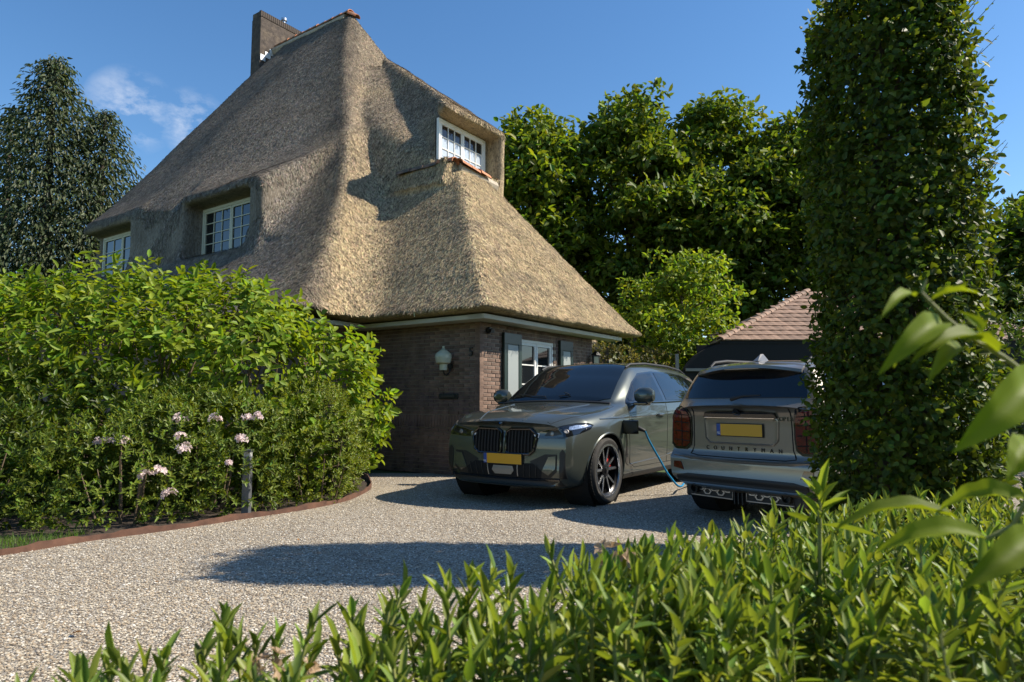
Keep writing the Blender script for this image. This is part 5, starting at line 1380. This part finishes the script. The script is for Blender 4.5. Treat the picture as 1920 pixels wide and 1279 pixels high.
# strip of lawn grass at the left
gg = np.random.default_rng(41)
n = 9000; X = gg.uniform(-6.5, -3.7, n); Y = gg.uniform(4.6, 6.3, n)
lim = np.interp(X, _e[:6, 0], _e[:6, 1]); ok = (Y > lim + .03) & (Y < lim + .75); X, Y = X[ok], Y[ok]; n = len(X)
hgt = gg.uniform(.03, .085, n); a = gg.uniform(0, 6.3, n); w = .003
V = np.stack([np.stack([X - w * np.cos(a), Y - w * np.sin(a), 0 * X], -1), np.stack([X + w * np.cos(a), Y + w * np.sin(a), 0 * X], -1), np.stack([X + gg.normal(0, .02, n), Y + gg.normal(0, .02, n), hgt], -1)], 1).reshape(-1, 3)
tag(np_obj('grass', V, np.arange(3 * n).reshape(n, 3), M_leaf, None, cols=np.repeat(leaf_cols(gg, n, (.11, .20, .03)), 3, 0)), 'short strip of lawn grass at the far left edge', 'grass', kind='stuff')

# ================================================================== TALL HORNBEAM COLUMN ON THE RIGHT
g = np.random.default_rng(51)
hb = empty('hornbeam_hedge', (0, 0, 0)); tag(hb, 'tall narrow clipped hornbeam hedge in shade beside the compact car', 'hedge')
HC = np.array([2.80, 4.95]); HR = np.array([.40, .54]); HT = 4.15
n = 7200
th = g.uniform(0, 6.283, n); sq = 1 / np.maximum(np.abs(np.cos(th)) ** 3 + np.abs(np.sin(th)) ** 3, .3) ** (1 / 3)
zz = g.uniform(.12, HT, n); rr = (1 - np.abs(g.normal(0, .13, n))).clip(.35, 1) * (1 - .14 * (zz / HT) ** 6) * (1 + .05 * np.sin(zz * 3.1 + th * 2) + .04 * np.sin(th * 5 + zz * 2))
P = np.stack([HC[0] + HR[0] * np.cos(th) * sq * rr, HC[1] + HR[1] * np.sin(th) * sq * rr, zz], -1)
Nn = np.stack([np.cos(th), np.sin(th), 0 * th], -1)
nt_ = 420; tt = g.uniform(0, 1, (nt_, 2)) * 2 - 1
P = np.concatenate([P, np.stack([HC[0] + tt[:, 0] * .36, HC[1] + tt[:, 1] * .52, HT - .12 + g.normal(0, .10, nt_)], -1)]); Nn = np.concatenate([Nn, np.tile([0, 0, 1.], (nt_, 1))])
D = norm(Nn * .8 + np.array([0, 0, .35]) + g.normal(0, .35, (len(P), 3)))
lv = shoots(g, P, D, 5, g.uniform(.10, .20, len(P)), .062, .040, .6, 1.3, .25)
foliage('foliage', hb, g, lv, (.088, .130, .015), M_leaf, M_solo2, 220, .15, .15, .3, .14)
sg = []
for i in range(7):
    b0 = Vector((HC[0] + g.uniform(-.2, .2), HC[1] + g.uniform(-.2, .2), -.02)); sg.append(([b0, b0 + Vector((g.uniform(-.1, .1), g.uniform(-.1, .1), 1.6)), b0 + Vector((g.uniform(-.25, .25), g.uniform(-.25, .25), 4.0))], [.045, .03, .008]))
for i in range(260):
    z = g.uniform(.3, 4.0); a = g.uniform(0, 6.28); sg.append(([Vector((HC[0], HC[1], z - .15)), Vector((HC[0] + .3 * math.cos(a), HC[1] + .3 * math.sin(a), z)), Vector((HC[0] + .36 * math.cos(a), HC[1] + .48 * math.sin(a), z + .12))], [.010, .006, .003]))
stems('branch', hb, sg, M_bark)
# long summer shoots breaking out of the clipped sides
tp, td, tn, tl, tw = [], [], [], [], []; sg = []
for i in range(112):
    side = 1 if i < 90 else -1
    z = g.uniform(.9, 4.05); a = g.uniform(-1.1, .8) if side > 0 else g.uniform(2.2, 3.9)
    b0 = np.array([HC[0] + .36 * math.cos(a), HC[1] + .48 * math.sin(a), z]); d = norm(np.array([math.cos(a), math.sin(a) * .6, .75 if side > 0 else .5]) + g.normal(0, .15, 3)); ln = g.uniform(.22, .50) if side > 0 else g.uniform(.12, .24)
    pts = [b0 + d * ln * t + np.array([0, 0, .12 * t * t * ln]) for t in np.linspace(0, 1, 5)]
    sg.append(([Vector(q) for q in pts], [.004, .0035, .003, .0025, .0015]))
    for j in range(7):
        t = (j + 1) / 7.5; s_ = 1 if j % 2 else -1; q = b0 + d * ln * t + np.array([0, 0, .12 * t * t * ln])
        sd = norm(np.cross(d, [0, 0, 1.])) * s_
        tp.append(q); td.append(norm(sd * .8 + d * .6 + np.array([0, 0, -.1]))); tn.append(norm(np.array([0, 0, 1.]) + g.normal(0, .3, 3))); f_ = 1 - .55 * t; tl.append(.062 * f_); tw.append(.036 * f_)
foliage('shoot_leaves', hb, g, (np.array(tp), np.array(td), np.array(tn), np.array(tl), np.array(tw)), (.20, .24, .02), M_leaf, None, 0, .15, .1)  # brighter leaf colour stands in for sun on the hedge's right edge
for q_ in sg: stems('shoot', hb, [q_], M_twig)

# ================================================================== FOREGROUND SHRUBS
g = np.random.default_rng(61)
def front_shrub(X0, X1, seed, label, Ymax, top, n, leafcol, n_solo):
    gg = np.random.default_rng(seed); o = empty('laurel_shrub'); tag(o, label, 'shrub', 'shrubs along the near edge of the drive')
    X = gg.uniform(X0, X1, n); Y0 = 1.12; Y = Y0 + (Ymax(X) - Y0) * gg.random(n) ** .9
    Z = top(X, Y) + gg.normal(0, .035, n)
    tips = np.stack([X, Y, Z], -1)
    lean = norm(np.stack([gg.normal(0, .16, n), gg.normal(0, .16, n), np.ones(n)], -1))
    sl = gg.uniform(.16, .24, n)
    P = tips - lean * (sl * .62 + .05)[:, None]
    lv = shoots(gg, P, lean, 13, sl * .62, .066, .0175, .22, 1.25, 0.)
    lo = shoots(gg, P - lean * .16, norm(lean + gg.normal(0, .2, (n, 3))), 10, .16, .074, .021, .9, 1.5, .1)
    lv = tuple(np.concatenate([a, b]) for a, b in zip(lv, lo))
    foliage('foliage', o, gg, lv, leafcol, M_leafg, M_solo3, n_solo, .22, .12, .28, .12, (.27, .32, .06), .2)
    sg = []
    for i in range(n):
        b0 = Vector((X[i] + gg.normal(0, .06), Y[i] + gg.normal(0, .06), 0)); sg.append(([b0, Vector(P[i] - lean[i] * .18), Vector(tips[i] - lean[i] * .04)], [.007, .005, .003]))
    stems('stem', o, sg, M_gstem); return o
top = lambda X, Y: np.interp(X, [-.9, -.5, -.1, .3, .8, 1.6, 2.6], [.655, .70, .76, .80, .805, .80, .82]) - .05 * (Y - 1.3)
ym = lambda X: np.interp(X, [-.9, -.4, 0, .4, .9, 1.6, 2.8], [1.45, 1.50, 1.62, 1.95, 2.5, 3.2, 3.7])
front_shrub(-.92, -.30, 71, 'sparse narrow-leaved shrub at the lower left, nearest the open gravel', ym, top, 46, (.175, .25, .045), 90)
front_shrub(-.28, .22, 72, 'narrow-leaved shrub at the bottom centre in front of the shaded gravel', ym, top, 74, (.175, .25, .045), 130)
front_shrub(.20, .85, 73, 'narrow-leaved shrub in front of the dark SUV, right of bottom centre', ym, top, 210, (.175, .25, .045), 150)
front_shrub(.85, 1.55, 74, 'narrow-leaved shrub in front of the compact car', ym, top, 210, (.17, .245, .045), 130)
front_shrub(1.5, 2.9, 75, 'narrow-leaved shrub at the foot of the tall hornbeam hedge', ym, top, 300, (.165, .225, .04), 110)
# one tall leader and faded blossom
gg = np.random.default_rng(77)
t0 = at_px(1536, 905, 1.55); P = np.array([[t0.x, t0.y, t0.z - .10]]); lead = empty('laurel_leader'); tag(lead, 'single tall upright shoot standing above the shrubs before the compact car', 'shoot')
lv = shoots(gg, P, np.array([[.05, 0, 1.]]), 13, np.array([.075]), .10, .021, .25, 1.35, 0.)
for i in range(len(lv[0])):
    M_ = unit_leaf(('leader', 'x'), M_solo3, .22, .10); o = bpy.data.objects.new('leaf', M_); link(o, lead)
    d = lv[1][i] * lv[3][i]; s = norm(np.cross(lv[2][i], lv[1][i])); nn = np.cross(norm(lv[1][i]), s); s2 = s * lv[4][i]; n2 = nn * .055
    o.matrix_local = Matrix(((d[0], s2[0], n2[0], lv[0][i][0]), (d[1], s2[1], n2[1], lv[0][i][1]), (d[2], s2[2], n2[2], lv[0][i][2]), (0, 0, 0, 1)))
stems('stem', lead, [([Vector((t0.x - .03, t0.y, 0)), Vector((t0.x - .01, t0.y, t0.z - .3)), Vector((t0.x, t0.y, t0.z - .02))], [.007, .006, .004])], M_gstem)
fb_ = empty('faded_blossom'); tag(fb_, 'faded cream blossoms among the shrubs at the bottom of the picture', 'blossom')
for (x, y, Y, r) in ((1150, 1058, 1.75, .045), (505, 1255, 1.33, .03), (575, 1262, 1.35, .02), (1165, 1062, 1.78, .03)): blossom(at_px(x, y, Y), r, M_petald, gb_, fb_, 8)

# ================================================================== NEAR BRANCH WITH LARGE LEAVES
gg = np.random.default_rng(81)
nb = empty('overhanging_branch'); tag(nb, 'twig with large curved leaves hanging in close from the right edge', 'branch')
YB = .78
M_big = leaf_mat('leaf_large', .55, .55, .22, (1.4, 1.25, .4), attr=False, col=(.20, .27, .022), objvar=.18)
def big_leaf(base, tip, w, Yb=YB, Yt=YB - .04, bend=.16, up=(0, -.5, .8)):
    b, t = at_px(*base, Yb), at_px(*tip, Yt); ax = t - b; L_ = ax.length; d = ax.normalized(); u_ = Vector(up); u_ = (u_ - d * u_.dot(d)).normalized(); s = u_.cross(d)
    n, vs = 12, []
    for i in range(n + 1):
        q = i / n; wd = w * (math.sin(math.pi * q ** .80) ** .75) * (1 - .25 * q) if 0 < q < 1 else .0008
        c = b + d * L_ * q + u_ * (bend * L_ * 4 * q * (1 - q)); rip = .012 * math.sin(q * 22) * w * 4
        for k in (-1, -.5, 0, .5, 1): vs.append(c + s * wd * k * .42 + u_ * (abs(k) * wd * .32 + rip * abs(k)))
    fs = [(i * 5 + j, i * 5 + j + 1, (i + 1) * 5 + j + 1, (i + 1) * 5 + j) for i in range(n) for j in range(4)]
    o = mesh_obj('leaf', vs, fs, M_big, nb, smooth=True); return o
stem = [(1737, 524), (1728, 548), (1742, 564), (1775, 597), (1830, 640), (1880, 668), (1930, 705)]
stems('stem', nb, [([at_px(x, y, YB) for x, y in stem], [.0012, .0016, .0022, .0024, .0026, .003, .003])], M_gstem, 8)
big_leaf((1716, 556), (1652, 598), .020); big_leaf((1744, 566), (1838, 552), .024, Yt=YB - .02, up=(0, -.2, 1)); big_leaf((1768, 606), (1646, 704), .040, bend=.20, up=(.3, -.6, .7)); big_leaf((1765, 600), (1676, 690), .030, Yb=YB + .02, Yt=YB + .03)
big_leaf((1872, 662), (1706, 684), .038, bend=.18, up=(0, -.4, .9)); big_leaf((1806, 655), (1738, 722), .028, Yb=YB + .02); big_leaf((1935, 700), (1784, 850), .060, bend=.16, up=(.4, -.7, .6)); big_leaf((1826, 636), (1796, 584), .022, up=(-.3, -.9, .3)); big_leaf((1935, 835), (1888, 905), .045)
big_leaf((1930, 1000), (1800, 1105), .050, Yb=.80, Yt=.76, up=(.2, -.8, .6)); big_leaf((1850, 1010), (1640, 1040), .045, Yb=.88, Yt=.90); big_leaf((1800, 975), (1560, 1000), .040, Yb=.98, Yt=1.0, up=(0, -.3, 1)); big_leaf((1935, 940), (1760, 960), .05, Yb=.92, Yt=.98)
stems('stem', nb, [([at_px(1940, 905, .86), at_px(1900, 985, .88), at_px(1850, 1010, .88), at_px(1800, 975, .98)], [.003, .003, .0025, .002]), ([at_px(1930, 705, YB), at_px(2050, 840, YB + .05), at_px(1990, 900, .84), at_px(1940, 905, .86)], [.003, .0035, .0035, .003]), ([at_px(2050, 840, YB + .05), Vector((.85, .95, .5)), Vector((.95, 1.1, 0))], [.0035, .006, .009])], M_gstem, 6)

# ================================================================== TREES BEYOND
def tree(name, label, loc, h, cr, seed, col, lsize=.30, n=9000, trunk=.3, base=.28, squash=1.0, group='trees behind the house', tipc=None):
    gg = np.random.default_rng(seed); o = empty(name, loc); tag(o, label, 'tree', group)
    q = MB(); lean = Vector((gg.uniform(-.4, .4), gg.uniform(-.3, .3), 0))
    q.tube([Vector((0, 0, -.1)), Vector((lean.x * .2, 0, h * .25)), lean * .6 + Vector((0, 0, h * .55)), lean + Vector((0, 0, h * .92))], [trunk, trunk * .8, trunk * .5, .04], 8)
    cl = []
    nl = 34
    for i in range(nl):
        t = base + (1 - base) * (i + .5) / nl; z = h * t; a = i * 2.4 + gg.uniform(-.3, .3)
        prof = math.sin(math.pi * min(1, (t - base) / (1 - base) * .86 + .14)) ** .6
        ln = cr * prof * gg.uniform(.72, 1.05)
        p0 = lean * t + Vector((0, 0, z * .86)); p1 = p0 + Vector((math.cos(a) * ln * .8, math.sin(a) * ln * .8 * squash, h * .06 + gg.uniform(-.2, .4)))
        q.tube([p0, (p0 + p1) / 2 + Vector((0, 0, .15)), p1], [trunk * .28, trunk * .18, .03], 5)
        for k in range(5): 
            c = p1 * gg.uniform(.75, 1.0) + p0 * 0 + Vector((gg.normal(0, .45), gg.normal(0, .45), gg.normal(0, .35))) if k else p1
            if k: c = p0 + (p1 - p0) * gg.uniform(.45, 1.0) + Vector((gg.normal(0, .5), gg.normal(0, .5), gg.normal(0, .45)))
            cl.append((np.array(c), np.array([1., 1., .72]) * gg.uniform(.18, .34) * cr))
    cl.append((np.array(lean + Vector((0, 0, h * .95))), np.array([.24, .24, .22]) * cr))
    q.build('trunk', M_bark, o, smooth=True)
    w = np.array([c[1][0] ** 2 for c in cl]); cid = gg.choice(len(cl), n, p=w / w.sum())
    d = norm(gg.normal(size=(n, 3))); d[:, 2] = np.where(d[:, 2] < -.3, -d[:, 2] * .5, d[:, 2])
    P = np.array([c[0] for c in cl])[cid] + d * np.array([c[1] for c in cl])[cid] * gg.uniform(.72, 1.08, (n, 1))
    D = norm(d * .6 + gg.normal(0, .6, (n, 3)) + np.array([0, 0, -.15])); Nn = norm(d * .9 + np.array([0, 0, .5]) + gg.normal(0, .35, (n, 3)))
    foliage('crown', o, gg, (P, D, Nn, lsize * gg.uniform(.6, 1.25, n), lsize * .62 * gg.uniform(.6, 1.2, n)), col, M_leaf, var=.32, hue=.15, tip=tipc, tipfrac=.1 if tipc else 0)
    return o
G_ = (.125, .18, .022)
tree('oak_tree', 'rounded bright green tree rising right behind the sunny dormer', (0.6, 33, 0), 15.6, 4.4, 101, (.15, .21, .022), n=15000, lsize=.36)
tree('oak_tree', 'tallest dark green tree left of the middle of the row', (6.0, 33.5, 0), 16.9, 4.8, 102, G_, n=18000, lsize=.37)
tree('oak_tree', 'dark green tree in the middle of the row above the carport hip', (10.2, 34, 0), 16.6, 4.8, 103, G_, n=18000, lsize=.37)
tree('oak_tree', 'dark green tree just left of the hornbeam hedge', (14.0, 33, 0), 15.4, 4.6, 104, (.11, .16, .02), n=15000, lsize=.37)
tree('oak_tree', 'green tree half hidden by the hornbeam hedge', (18.5, 32, 0), 13.0, 4.2, 105, (.11, .16, .02), n=13000, lsize=.34)
tree('oak_tree', 'green tree showing at the right edge beyond the hornbeam hedge', (24.0, 31, 0), 10.6, 4.0, 106, (.12, .17, .02), n=12000, lsize=.34)
tree('oak_tree', 'dark green tree peeping out behind the left slope of the thatch', (-17.2, 37, 0), 12.3, 3.2, 107, G_, n=7000, lsize=.36)
st = tree('young_tree', 'light yellow-green young tree between the house and the carport', (4.55, 19.0, 0), 5.3, 1.75, 108, (.19, .27, .030), n=9000, lsize=.16, trunk=.07, base=.10, group=None)
# conifer on the left
def conifer(label, loc, h, r, seed, n=15000):
    gg = np.random.default_rng(seed); o = empty('conifer_tree', loc); tag(o, label, 'tree', 'conifers on the left')
    MB().tube([(0, 0, -.1), (0, 0, h * .5), (0, 0, h * .98)], [.35, .22, .03], 8).build('trunk', M_bark, o, smooth=True)
    nb_ = 240; P, D, Nn, L, W = [], [], [], [], []
    for i in range(nb_):
        t = (i + .5) / nb_; z = h * (.04 + .94 * t); a = i * 2.39996; ln = r * (1 - t) ** .80 * gg.uniform(.70, 1.15) + .30
        k = max(8, int(n / nb_ * (ln / r + .2) * 1.3)); s = gg.random(k) ** .65
        cx = np.cos(a) * ln * s; cy = np.sin(a) * ln * s; cz = z + ln * (.25 * s - .42 * s * s)
        wd = ln * .20 * (1 - s * .6) + .12
        off = gg.normal(0, 1, (k, 3)) * np.stack([wd, wd, wd * .5], -1)
        P.append(np.stack([cx, cy, cz], -1) + off)
        dd = np.stack([np.cos(a) * np.ones(k), np.sin(a) * np.ones(k), -.55 - .5 * gg.random(k)], -1) + gg.normal(0, .35, (k, 3)); D.append(norm(dd))
        Nn.append(norm(np.stack([np.cos(a) * np.ones(k) * .6, np.sin(a) * np.ones(k) * .6, np.ones(k) * .7], -1) + gg.normal(0, .4, (k, 3))))
        L.append(gg.uniform(.15, .33, k)); W.append(gg.uniform(.05, .105, k))
    foliage('crown', o, gg, (np.concatenate(P), np.concatenate(D), np.concatenate(Nn), np.concatenate(L), np.concatenate(W)), (.058, .082, .032), M_leafd, var=.35, hue=.08, tip=(.095, .11, .045), tipfrac=.2)
    return o
conifer('tall grey-green conifer at the left edge of the picture', (-20.2, 29, 0), 16.6, 5.4, 111, 30000)
conifer('second conifer crown, lower and just right of the tall one', (-18.2, 29.5, 0), 14.4, 4.3, 112, 18000)
conifer('conifer standing nearest the left edge, behind the tall one', (-23.5, 31, 0), 15.0, 5.4, 113, 13000)
# far belt of greenery closing the garden
gg = np.random.default_rng(121)
n = 26000; X = gg.uniform(-62, 62, n); Zt = 4.6 + 1.3 * np.sin(X * .31) + .8 * np.sin(X * .9 + 1); Zz = Zt * gg.random(n) ** .7
P = np.stack([X, 43 + 1.2 * np.sin(X * .7) + gg.normal(0, .5, n) + (Zz / Zt) * .8, Zz], -1); Nn = norm(np.stack([gg.normal(0, .5, n), -np.ones(n), gg.uniform(0, .9, n)], -1)); D = norm(gg.normal(size=(n, 3)))
wd = foliage('far_woodland', None, gg, (P, D, Nn, gg.uniform(.5, 1.0, n), gg.uniform(.35, .6, n)), (.07, .105, .018), M_leafd, var=.35)
tag(wd, 'far belt of dark woodland closing the view behind the trees', 'woodland')
# garden beyond the drive, right
low_shrub('garden_shrub', [((7.2, 9.6, 1.1), (1.5, 1.0, 1.3)), ((9.2, 9.2, 1.3), (1.6, 1.1, 1.5)), ((8.0, 11.5, 1.4), (1.8, 1.0, 1.8))], 131, 'shadowy shrubs at the right edge behind the hornbeam hedge', (.05, .085, .018), .11, .05, 8, 22, mt=M_leaf, group=None)
low_shrub('beech_hedge', [((2.5, 17.2, 1.2), (.9, .6, 1.5)), ((3.6, 17.6, 1.1), (.9, .6, 1.4))], 132, 'clipped brownish hedge between the house and the young tree', (.17, .165, .07), .075, .04, 7, 70, mt=M_leaf, group=None)
# garden on the other side of the drive, behind the viewpoint, seen only in the car bodies
tree('garden_tree', 'garden tree standing behind the viewpoint, left', (-7, -9, 0), 8.5, 3.6, 141, G_, n=5000, lsize=.34, group='garden trees behind the viewpoint')
tree('garden_tree', 'garden tree standing behind the viewpoint, right', (5.5, -11, 0), 8.0, 3.6, 142, G_, n=5000, lsize=.34, group='garden trees behind the viewpoint')
low_shrub('garden_shrub', [((-4.5, -2.5, 1.2), (2.5, 1.0, 1.5)), ((0.5, -3.5, 1.1), (2.6, 1.0, 1.3)), ((5.2, -2.8, 1.3), (2.4, 1.0, 1.6))], 143, 'garden hedge behind the viewpoint', (.08, .13, .02), .13, .06, 7, 16, mt=M_leaf, group=None)

# ================================================================== CARPORT
M_rtile = mat('roof_tile', (.25, .155, .105), .8, var=(9, .3), var2=(5, (.14, .10, .075), .5, .7), bump=(35, .5, .006), objvar=.25)
M_bboard = mat('black_boarding', (.008, .008, .008), .85, bump=(20, .3, .006), scale3=(8, 1, 1))
M_beam = mat('grey_beam', (.20, .20, .18), .7)
cp = empty('carport', (5.2, 17.0, 0)); tag(cp, 'black timber carport with a brown clay tile hipped roof', 'carport')
RT, RZ, DP = .477, 2.67, 4.0
sl = math.atan(RT); c_, s_ = math.cos(sl), math.sin(sl)
q = MB(); q.add([(0, 0, RZ), (9, 0, RZ), (9 - DP, DP, RZ + DP * RT), (DP, DP, RZ + DP * RT), (0, 8, RZ), (9, 8, RZ), (0, 0, RZ - .06), (9, 0, RZ - .06), (9, 8, RZ - .06), (0, 8, RZ - .06)], [(0, 1, 2, 3), (0, 3, 4), (1, 5, 2), (3, 2, 5, 4), (6, 9, 8, 7), (0, 6, 7, 1), (1, 7, 8, 5), (5, 8, 9, 4), (4, 9, 6, 0)]); q.build('roof_deck', M_bboard, cp)
me_t = bpy.data.meshes.new('roof_tile'); tw_, tl_ = .245, .40
w_ = MB(); w_.add([(0, 0, .030), (tw_, 0, .030), (tw_, tl_, .004), (0, tl_, .004), (0, 0, .004), (tw_, 0, .004), (tw_ * .5, 0, .040), (tw_ * .5, tl_, .012)], [(0, 6, 7, 3), (6, 1, 2, 7), (4, 5, 1, 6, 0), (4, 0, 3), (5, 2, 1), (3, 7, 2, 5, 4)]); me_t.from_pydata(w_.v, [], w_.f); me_t.materials.append(M_rtile)
rest = MB(); Lr = DP / c_; rows = int(Lr / .355)
for r_ in range(rows):
    s0 = r_ * .355; y0 = s0 * c_; z0 = RZ + s0 * s_ + .012
    x = y0 + .05 - (.12 if r_ % 2 else 0)
    while x < 9 - y0 - .1:
        Mt = Matrix.Translation((max(x, y0 + .02), y0 - .03, z0)) @ Matrix.Rotation(sl, 4, 'X')
        if x < 5.6:
            o = bpy.data.objects.new('roof_tile', me_t); link(o, cp); o.matrix_local = Mt @ Matrix.Translation((0, 0, random.uniform(0, .006))) @ Matrix.Rotation(random.uniform(-.012, .012), 4, 'Z')
        else: rest.add([Mt @ Vector(v) for v in w_.v], w_.f)
        x += tw_ + .004
tag(rest.build('tile_field', M_rtile, cp), kind='stuff')
ME_cp = half_round(.36, .11, .09, .018); ME_cp.materials.clear(); ME_cp.materials.append(M_rtile)
hip0, hip1 = Vector((0, 0, RZ + .03)), Vector((DP, DP, RZ + DP * RT + .03)); d = (hip1 - hip0); e = d.normalized(); x_ = e.cross(Vector((0, 0, 1))).normalized(); z_ = x_.cross(e)
for i in range(int(d.length / .33)):
    o = bpy.data.objects.new('hip_tile', ME_cp); link(o, cp); m = Matrix(((x_.x, e.x, z_.x, 0), (x_.y, e.y, z_.y, 0), (x_.z, e.z, z_.z, 0), (0, 0, 0, 1))); m.translation = hip0 + e * .33 * i; o.matrix_local = m
def cpx(x, y, Y=16.9):
    p = at_px(x, y, Y); return (p.x - 5.2, p.z)
poly = [cpx(1283, 757), cpx(1283, 692), cpx(1290, 680), cpx(1303, 667), cpx(1322, 655), cpx(1345, 646), cpx(1362, 642), (8.9, RZ - .07), (8.9, 1.1)]
MB().prism(poly, .02, .10).build('boarded_gable', M_bboard, cp)
q = MB(); q.box(-.5, 8.9, .3, .36, 0, 2.6); q.box(-.5, -.44, .3, 7.8, 0, 2.3); q.box(8.8, 8.9, .3, 7.8, 0, 2.6); q.box(-.5, 8.9, 7.74, 7.8, 0, 2.6); q.build('wall_boarding', M_bboard, cp)
a_, b_ = cpx(1288, 693, 16.85), cpx(1350, 693, 16.85)
MB().box(a_[0], b_[0] + 3.0, -.06, .0, a_[1] - .035, a_[1] + .035).build('rail', M_beam, cp)
a_ = cpx(1272, 690, 16.85); MB().box(a_[0] - .04, a_[0] + .04, -.05, .03, 0, cpx(1272, 663, 16.85)[1]).build('post', M_beam, cp)
# ------------------------------------------------------------------ a few fallen leaves on the gravel
M_fall = leaf_mat('fallen_leaf', .7, .2, .2, (1, .9, .6), attr=False, col=(.30, .15, .05), objvar=.3)
gf = np.random.default_rng(91)
for i, (x, y, lab) in enumerate(((338 / 2.526 + 1, 1178, 'orange-brown fallen leaf on the open gravel at the lower left'), (560, 1010, 'small brown fallen leaf on the gravel just above the long shadow'), (300, 1085, 'small dry fallen leaf on the gravel left of the long shadow'), (760, 985, 'small dry fallen leaf on the lit gravel in front of the dark SUV'))):
    Yg = CAM_H * 1280 / (y - 755); p = at_px(x, y, Yg)
    V, F = leaf_mesh(np.array([[0., 0, .012]]), np.array([[math.cos(i * 2.1), math.sin(i * 2.1), .05]]), np.array([[.1, .1, 1.]]), .055 if i == 0 else .035, .032 if i == 0 else .02, .3, -.15)
    o = np_obj('fallen_leaf', V, F, M_fall); o.location = (p.x, p.y, .004); tag(o, lab, 'leaf', 'fallen leaves on the gravel')
